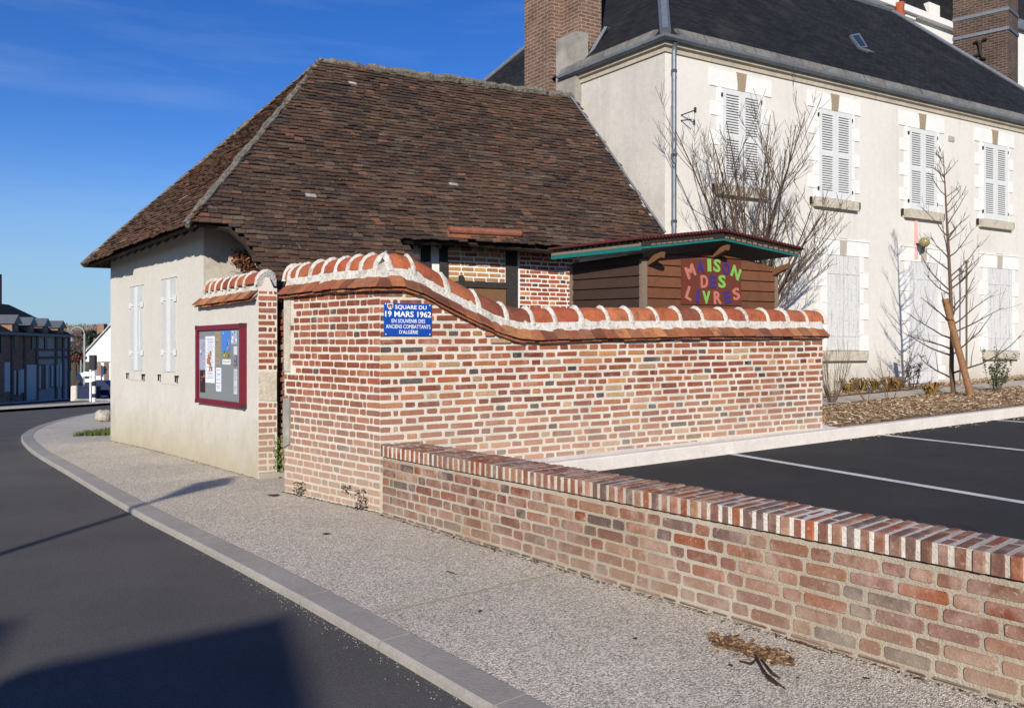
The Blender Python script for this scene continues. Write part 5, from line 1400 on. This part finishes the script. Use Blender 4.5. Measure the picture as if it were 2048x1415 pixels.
for t_, s0, s1, m_ in ((th1, s_far0, sm-.01, 'far_brick'), (th2, sm, se, 'far_render')):
    mb = MB(); mb.fbox(LR, s0, s1, -3.2, zE, -7, 0); mb.build('wall', M[m_], t_)
    mb = MB(); r0 = 3.3; hz = 2.1
    e0_, e1_ = s0-.1, s1+.1
    v = [LR.pt(e0_, zE, .3), LR.pt(e1_, zE, .3), LR.pt(e1_-(1.6 if t_ == th2 else 0), zE+hz, -r0), LR.pt(e0_, zE+hz, -r0), LR.pt(e0_, zE, -7.2), LR.pt(e1_, zE, -7.2)]
    mb.add(v, [(0, 1, 2, 3), (5, 4, 3, 2), (0, 3, 4), (1, 5, 2)]); mb.build('roof', M['slate'], t_)
    mb = MB(); mb.fbox(LR, s0, s1, zE-.12, zE+.05, 0, .34); mb.each('gutter', M['zinc_dark'], t_)
mb = MB(); z0_ = lr(0, 610)[1]; sA2 = lr(0, 600)[0]
v = [LR.pt(-14, zE+1.9, -3), LR.pt(sm-.3, zE+1.9, -3), LR.pt(lr(0, 600)[0], zE+5.6, -6), LR.pt(-14, zE+7, -6), LR.pt(-14, zE+1, -9), LR.pt(sm-.3, zE+1, -9)]
mb.add(v, [(0, 1, 2, 3), (1, 5, 2), (5, 4, 3, 2)]); mb.build('rear_roof', M['slate'], th1)
mb = MB(); a_s, a_z = lr(-4, 600, -4); mb.fbox(LR, a_s-1.3, a_s+.1, zE+2, lr(0, 549, -4)[1], -4.6, -3.8); mb.build('chimney', M['far_brick'], th1)
for x0, x1, yt, yb, t_ in ((20, 33, 629, 662, th1), (52, 64, 634, 665, th1), (81, 93, 636, 666, th2), (112, 124, 641, 669, th2)):
    s0 = lr(x0, 700)[0]; s1 = lr(x1, 700)[0]; zb_ = zE-.1; zt_ = lr((x0+x1)/2, yt)[1]; zm_ = zt_-(zt_-zb_)*.42
    mb = MB(); mb.fbox(LR, s0, s1, zb_, zm_, -1.7, .12); dm = mb.build('dormer', M['far_brick'], t_)
    sc_ = (s0+s1)/2
    v = [LR.pt(s0-.15, zm_-.05, .3), LR.pt(s1+.15, zm_-.05, .3), LR.pt(sc_, zt_, .3), LR.pt(s0-.15, zm_-.05, -1.7), LR.pt(s1+.15, zm_-.05, -1.7), LR.pt(sc_, zt_, -1.7)]
    mb = MB(); mb.add(v, [(0, 1, 2), (0, 2, 5, 3), (1, 4, 5, 2), (0, 3, 4, 1)]); mb.build('dormer_roof', M['zinc_dark'], dm)
    mb = MB(); mb.fbox(LR, s0+.2, s1-.2, zb_+.35, zm_-.1, .1, .14); mb.build('pane', M['far_dark'], dm)
# openings
for x0, x1, y0, y1, m_, t_, nm in ((8, 18, 724, 783, 'far_shutter', th1, 'window'), (28, 34, 738, 790, 'far_dark', th1, 'window'), (40, 46, 738, 785, 'far_shutter', th1, 'window'), (52, 71, 729, 800, 'far_shutter', th1, 'door'),
                                   (78, 89, 728, 778, 'far_dark', th2, 'window'), (103, 110, 727, 774, 'far_dark', th2, 'window'), (118, 122, 726, 772, 'far_shutter', th2, 'window'), (88, 93, 675, 697, 'far_dark', th2, 'window'), (114, 121, 677, 698, 'far_dark', th2, 'window'), (0, 6, 672, 705, 'far_dark', th1, 'window'), (62, 70, 674, 698, 'far_dark', th1, 'window'), (27, 33, 672, 700, 'far_dark', th1, 'window')):
    mb = MB(); lrbox(mb, x0, x1, y0, y1, -.05, .06); o = mb.build(nm, M[m_], t_)
    if nm == 'window' and m_ == 'far_dark' and y0 > 720:
        mb = MB(); lrbox(mb, x0-3, x0, y0+2, y1-1, .05, .12); lrbox(mb, x1, x1+3, y0+2, y1-1, .05, .12); mb.each('shutter', M['far_shutter'], o)
for t_, X in ((th2, (73, 111, 125, 137)), (th1, (23, 48))):
    mb = MB()
    for x in X: lrbox(mb, x-1.6, x+1.6, 672, 800, -.02, .09)
    mb.each('pilaster', M['far_trim'], t_)
mb = MB(); lrbox(mb, 74.8, 135, 697, 701, 0, .07); lrbox(mb, 74.8, 135, 712, 717, 0, .07); mb.each('string_course', M['far_trim'], th2)
# pavement of the row
mb = MB()
for i in range(20):
    a, b = -16+i*2, -14+i*2
    if b > se+9: break
    mb.quad(*[Vector((p.x, p.y, zg(p.x, p.y)+.0)) for p in (LR.pt(a, 0, 0), LR.pt(b, 0, 0), LR.pt(b, 0, 1.6), LR.pt(a, 0, 1.6))])
tag(mb.build('far_pavement', M['concrete']), kind='structure')
mb = MB()
for x0, x1, y in ((146, 184, 807), (205, 240, 803)):
    a = gpt(x0, y); b = gpt(x1, y-3); t = Vector((0, .25, 0)); mb.quad(*[Vector((p.x, p.y, zg(p.x, p.y)-.04)) for p in (a, b, b+t, a+t)])
tag(mb.build('road_line', M['paint_line']), kind='structure')
# white house with steep gable beyond the junction
zf = zg(-50, 88)
wf_o = at(162, 745, 88); dW = Vector((1, .08)); WH = Fr((wf_o.x, wf_o.y), dW, (0.08, -1))
wht = thing('white_gabled_house', Vector((wf_o.x, wf_o.y, zf)), 'white gabled house across the junction beyond the cottage corner', 'house')
def wz(x, y): return WH.hit(x, y)
mb = MB(); pl = [wz(170, 708), wz(170, 722), wz(300, 722), wz(300, 715), wz(232, 635), wz(212, 652)]
pl = [wz(170, 723), wz(300, 723), wz(296, 716), wz(240, 632), wz(172, 704)]
mb.add([WH.pt(s, z, 0) for s, z in pl]+[WH.pt(s, z, -9) for s, z in pl], [(0, 1, 2, 3, 4), (9, 8, 7, 6, 5), (0, 5, 6, 1), (4, 9, 5, 0)]); 
s0, z0 = wz(186, 723); s1, _ = wz(300, 723); mb.fbox(WH, wz(200, 700)[0], s1, zf-.3, z0, -9, -.2)
mb.build('wall', M['far_white'], wht)
mb = MB(); a, b, c = WH.pt(*wz(170, 706), .3), WH.pt(*wz(240, 630), .3), WH.pt(*wz(300, 712), .3); dn_ = Vector((WH.n.x, WH.n.y, 0))*-9.6; u = Vector((0, 0, .10))
mb.hexa([a, b, b+dn_, a+dn_, a+u, b+u, b+dn_+u, a+dn_+u]); mb.hexa([b, c, c+dn_, b+dn_, b+u, c+u, c+dn_+u, b+dn_+u]); mb.build('roof', M['far_white'], wht)
mb = MB(); mb.fbox(WH, wz(207, 700)[0], wz(216, 700)[0], zf, wz(210, 724)[1], -.19, -.12); mb.build('door', M['far_trim'], wht)
mb = MB(); s0, z1 = wz(203, 655, ); mb.fbox(WH, wz(204, 700)[0], wz(213, 700)[0], wz(204, 690)[1], wz(204, 652)[1], -3, -1.5); mb.build('chimney', M['far_brick'], wht)
# street furniture beyond
def pole_thing(name, px, yb, yt, Y, label, cat, r=.06, m='metal_grey'):
    b = at(px, yb, Y); b.z = zg(b.x, b.y); t = thing(name, b, label, cat); top = at(px, yt, Y)
    mb = MB(); mb.tube([b, Vector((b.x, b.y, top.z))], r, 8); mb.build('pole', M[m], t); return t, b, top
t, b, top = pole_thing('street_lamp', 169, 740, 668, 70, 'tall street lamp with curled arm near the white gabled house', 'street lamp', .09)
mb = MB(); P_ = [Vector((b.x, b.y, top.z))+Vector((-math.sin(a)*0-.65+.65*math.cos(a), 0, .65*math.sin(a))) for a in [i*math.pi/7 for i in range(9)]]; mb.tube(P_, .05, 6); mb.build('arm', M['metal_grey'], t)
mb = MB(); mb.lathe(P_[-1]+Vector((0, 0, -.35)), [(.3, 0), (.28, .12), (.1, .28), (.03, .35)], 10); mb.build('lantern', M['metal_grey'], t)
t, b, top = pole_thing('road_sign', 162, 765, 720, 52, 'double white panel road sign beside the blue container', 'sign', .05)
mb = MB(); mb.box(b+Vector((-.13, -.06, 1.3)), .21, .04, .46); mb.box(b+Vector((.11, -.06, 1.3)), .2, .04, .46); mb.build('panel', M['metal_white'], t)
mb = MB(); mb.tube([b+Vector((0, -.07, .95)), b+Vector((0, -.10, .95))], .17, 14); mb.build('disc', M['metal_grey'], t)
t, b, top = pole_thing('traffic_light', 188, 800, 715, 40, 'white striped traffic light post nearest the road bend', 'traffic light', .09, 'metal_white')
mb = MB(); mb.box(b+Vector((0, -.1, 1.75)), .28, .22, .75); mb.build('signal_head', M['far_dark'], t)
mb = MB(); mb.tube([b+Vector((0, 0, .9)), b+Vector((0, 0, 1.15))], .1, 8); mb.tube([b+Vector((0, 0, .3)), b+Vector((0, 0, .5))], .1, 8); mb.each('band', M['far_dark'], t)
t, b, top = pole_thing('direction_sign', 181, 790, 735, 44, 'leaning white arrow sign just left of the traffic light', 'sign', .06, 'metal_white')
mb = MB(); mb.fbox(Fr(b.xy+Vector((-.35, -.08)), (1, 0), (0, -1)), 0, .5, b.z+1.45, b.z+1.7, 0, .04); mb.fbox(Fr(b.xy+Vector((-.25, -.08)), (1, 0), (0, -1)), 0, .55, b.z+1.1, b.z+1.3, 0, .04); mb.build('panel', M['metal_white'], t)
t, b, top = pole_thing('small_sign', 193, 745, 712, 66, 'small sign post before the white gabled house', 'sign', .05)
mb = MB(); mb.box(b+Vector((0, -.06, 1.3)), .8, .04, .35); mb.build('panel', M['metal_white'], t)
c = at(170, 778, 50); c.z = zg(c.x, c.y); ct = thing('waste_container', c, 'dark blue recycling container at the junction', 'container')
mb = MB(); mb.box(c, 1.5, 1.0, .78); mb.build('body', M['navy'], ct)
mb = MB(); mb.box(c+Vector((0, 0, .79)), 1.56, 1.06, .06); mb.build('lid', M['far_dark'], ct)
c = at(203, 778, 52); c.z = zg(c.x, c.y); ct = thing('parked_car', c, 'dark car parked at the junction behind the traffic light', 'car')
mb = MB(); pr_ = [(-1.7, .25), (-1.7, .7), (-.9, .8), (-.5, 1.2), (.6, 1.2), (1.0, .8), (1.8, .7), (1.8, .25)]
mb.add([c+Vector((x, -.8, z)) for x, z in pr_]+[c+Vector((x, .8, z)) for x, z in pr_], [tuple(range(8)), tuple(range(15, 7, -1))]+[(i, (i+1) % 8, 8+(i+1) % 8, 8+i) for i in range(8)]); mb.build('body', M['navy'], ct)
for x in (-1.05, 1.15):
    mb = MB(); mb.tube([c+Vector((x, -.84, .3)), c+Vector((x, -.62, .3))], .3, 12); mb.build('wheel', M['far_dark'], ct)
for x, lab in ((146, 'pale concrete bollard by the end of the shaded row'), (151, 'second pale bollard right of the shaded row')):
    c = at(x, 786, 47); c.z = zg(c.x, c.y); mb = MB(); mb.lathe(c, [(.13, 0), (.12, .7), (.13, .78), (.09, .9), (.001, .93)], 10); tag(mb.build('bollard', M['concrete']), lab, 'bollard', 'bollards at the junction')
mb = MB(); c = at(196, 790, 46); c.z = zg(c.x, c.y); mb.box(c, 2.6, .4, .10); tag(mb.build('planter_edge', M['cement_grey']), 'low concrete island edge at the junction', 'kerb island')
# far brick house roof and trees on the hill
p = at(213, 700, 115)
hs = thing('far_brick_house', Vector((p.x, p.y, zf)), 'small brick house with broad chimney above the white gabled house', 'house')
mb = MB(); mb.box((p.x+2.2, p.y, zf), 5, 6, 6.0); mb.build('wall', M['far_brick'], hs)
mb = MB(); v = [Vector((p.x+2.2+x, p.y+y, zf+z)) for x, y, z in ((-2.7, -3.4, 6), (2.7, -3.4, 6), (2.7, 3.4, 6), (-2.7, 3.4, 6), (-1.6, 0, 7.4), (1.6, 0, 7.4))]; mb.add(v, [(0, 1, 5, 4), (2, 3, 4, 5), (1, 2, 5), (3, 0, 4)]); mb.build('roof', M['slate'], hs)
mb = MB(); mb.box((p.x-.1, p.y-1, zf+6), 1.0, 1.0, 2.0); mb.build('chimney', M['far_brick'], hs)
random.seed(99)
hm = MB(); N = 40
for i in range(N+1):
    x = -330+i*14
    for y, z in ((170, -2.6), (230, 2+1.0*math.sin(i*.7)), (300, 5+1.5*math.sin(i*.5+1)), (420, 8.)): hm.v.append(Vector((x, y, z)))
for i in range(N):
    for j in range(3): a = i*4+j; hm.f.append([a, a+4, a+5, a+1]); hm.c.append((1, 1, 1)); hm.m.append(0)
tag(hm.build('hill', M['ground']), kind='structure')
def crown(px, py, Y, r, col, label, nm='far_tree', n=700, ev=False):
    p = at(px, py, Y); g = max(zg(p.x, p.y), -2.5); t = thing(nm, Vector((p.x, p.y, g)), label, 'tree', 'trees beyond the junction')
    mb = MB(); mb.tube([Vector((p.x, p.y, g)), p], [.3, .12], 6, lin(70, 60, 54)); mb.build('trunk', M['bark'], t)
    mb = MB()
    for i in range(n):
        d = Vector((random.gauss(0, 1), random.gauss(0, 1), random.gauss(0, 1))).normalized()*r*(R(.2, 1)**.5)*(1+.25*math.sin(i*.9)); d.z *= .85
        q = p+d; a = Vector((R(-1, 1), R(-1, 1), R(-1, 1))).normalized()*R(.12, .35)*(.7 if ev else 1.2); b2 = a.cross(Vector((R(-1, 1), R(-1, 1), R(-1, 1)))).normalized()*(.15 if ev else .04)
        mb.add([q-a, q+b2, q+a, q-b2], [(0, 1, 2, 3)], tuple(x*R(.6, 1.3) for x in col))
    mb.build('crown', M['leaf'], t)
crown(181, 674, 130, 1.5, lin(46, 58, 38), 'dark round evergreen above the junction', n=900, ev=True)
crown(150, 688, 130, 1.8, lin(104, 88, 78), 'bare brown tree left of the dark evergreen')
crown(161, 672, 150, 1.7, lin(112, 96, 92), 'bare hazy tree behind the street lamp')
crown(139, 680, 150, 1.4, lin(112, 94, 88), 'bare tree just past the end of the shaded row')
crown(199, 664, 160, 1.7, lin(120, 98, 92), 'reddish bare tree above the white gabled house')
crown(214, 662, 150, 1.5, lin(110, 90, 80), 'bare tree beside the cottage corner on the skyline')
crown(158, 716, 85, .6, lin(96, 52, 46), 'red-brown hedge bush left of the street lamp', nm='far_bush', n=400, ev=True)
crown(150, 712, 90, .8, lin(60, 62, 44), 'low dark bush beside the bollards', nm='far_bush', n=400, ev=True)
# distant wood on the hill
mb = MB()
for i in range(5200):
    y = R(190, 330); x = y*R(-.64, -.50); z = 1+(y-190)*.035+R(0, 6.5)*(.7+.3*math.sin(x*.3)); q = Vector((x, y, z)); a = Vector((R(-.3, .3), 0, 1))*R(.5, 1.3); b2 = Vector((1, R(-.3, .3), R(-.4, .4)))*R(.1, .6)
    mb.add([q-a, q+b2, q+a, q-b2], [(0, 1, 2, 3)], tuple(v_*R(.7, 1.2) for v_ in random.choice([lin(120, 104, 104), lin(104, 92, 86), lin(90, 88, 78)])))
tag(mb.build('distant_wood', M['leaf']), 'bare brown wood on the far skyline at left', 'wood', kind='stuff')

# ------------------------------------------------------------------ opposite side of the street (casts the shadows on the road)
sdir = Vector((sd.x, sd.y)).normalized(); tanE = math.tan(SUN_EL)
def behind(px, py, d):                                     # point whose shadow falls at that road pixel, d metres towards the sun
    g = gpt(px, py, -.045); return Vector((g.x+sdir.x*d, g.y+sdir.y*d, g.z+d*tanE))
c1 = behind(562, 1240, 10.6); c2 = behind(20, 1352, 10.2)
nh = thing('opposite_house', Vector((c1.x, c1.y, 0)), 'house across the road behind the viewer shading the lower left asphalt', 'house')
e_ = Vector((c2.x-c1.x, c2.y-c1.y)).normalized(); NF = Fr((c1.x, c1.y), e_, perp(e_, (0, 5), c1.xy)); Ln = (c2.xy-c1.xy).length
mb = MB(); mb.fquad(NF, [(0, -.1), (Ln, -.1), (Ln, c2.z), (0, c1.z)], -2.5, 0); c3 = behind(18, 1260, 10.3); sL3 = (Vector(c3.xy)-NF.o).dot(NF.d)
mb.fquad(NF, [(Ln+.7, -.1), (Ln+6, -.1), (Ln+6, c2.z+.9), (Ln+.7, c2.z+.45)], -2.5, .0)
mb.build('wall', M['render'], nh)
mb = MB(); mb.fquad(NF, [(-.0, c1.z), (Ln, c2.z), (Ln, c2.z+.05), (0, c1.z+.05)], -2.5, .0); mb.build('roof', M['slate'], nh)
# lamp post whose shadow crosses the road
l1 = behind(120, 1066, 3.0); lz = l1.z; bs = Vector((l1.x, l1.y, 0)); 
g = gpt(0, 1112); g2 = gpt(262, 1016)
dsh = (Vector(g2.xy)-Vector(g.xy)).normalized()
base_l = Vector((g2.x, g2.y))+sdir*8.1
tipg = gpt(470, 962); Ltot = (Vector(tipg.xy)-base_l).length; hl = Ltot*tanE
lp = thing('street_lamp', Vector((base_l.x, base_l.y, .07)), 'street lamp behind the viewer whose thin shadow crosses the road', 'street lamp')
mb = MB(); mb.tube([Vector((base_l.x, base_l.y, 0)), Vector((base_l.x, base_l.y, hl-.3))], [.06, .04], 8); mb.build('pole', M['metal_green'], lp)
mb = MB(); mb.lathe(Vector((base_l.x, base_l.y, hl-.5)), [(.05, 0), (.2, .35), (.24, .4), (.05, .62), (.001, .65)], 8); mb.build('lantern', M['metal_green'], lp)
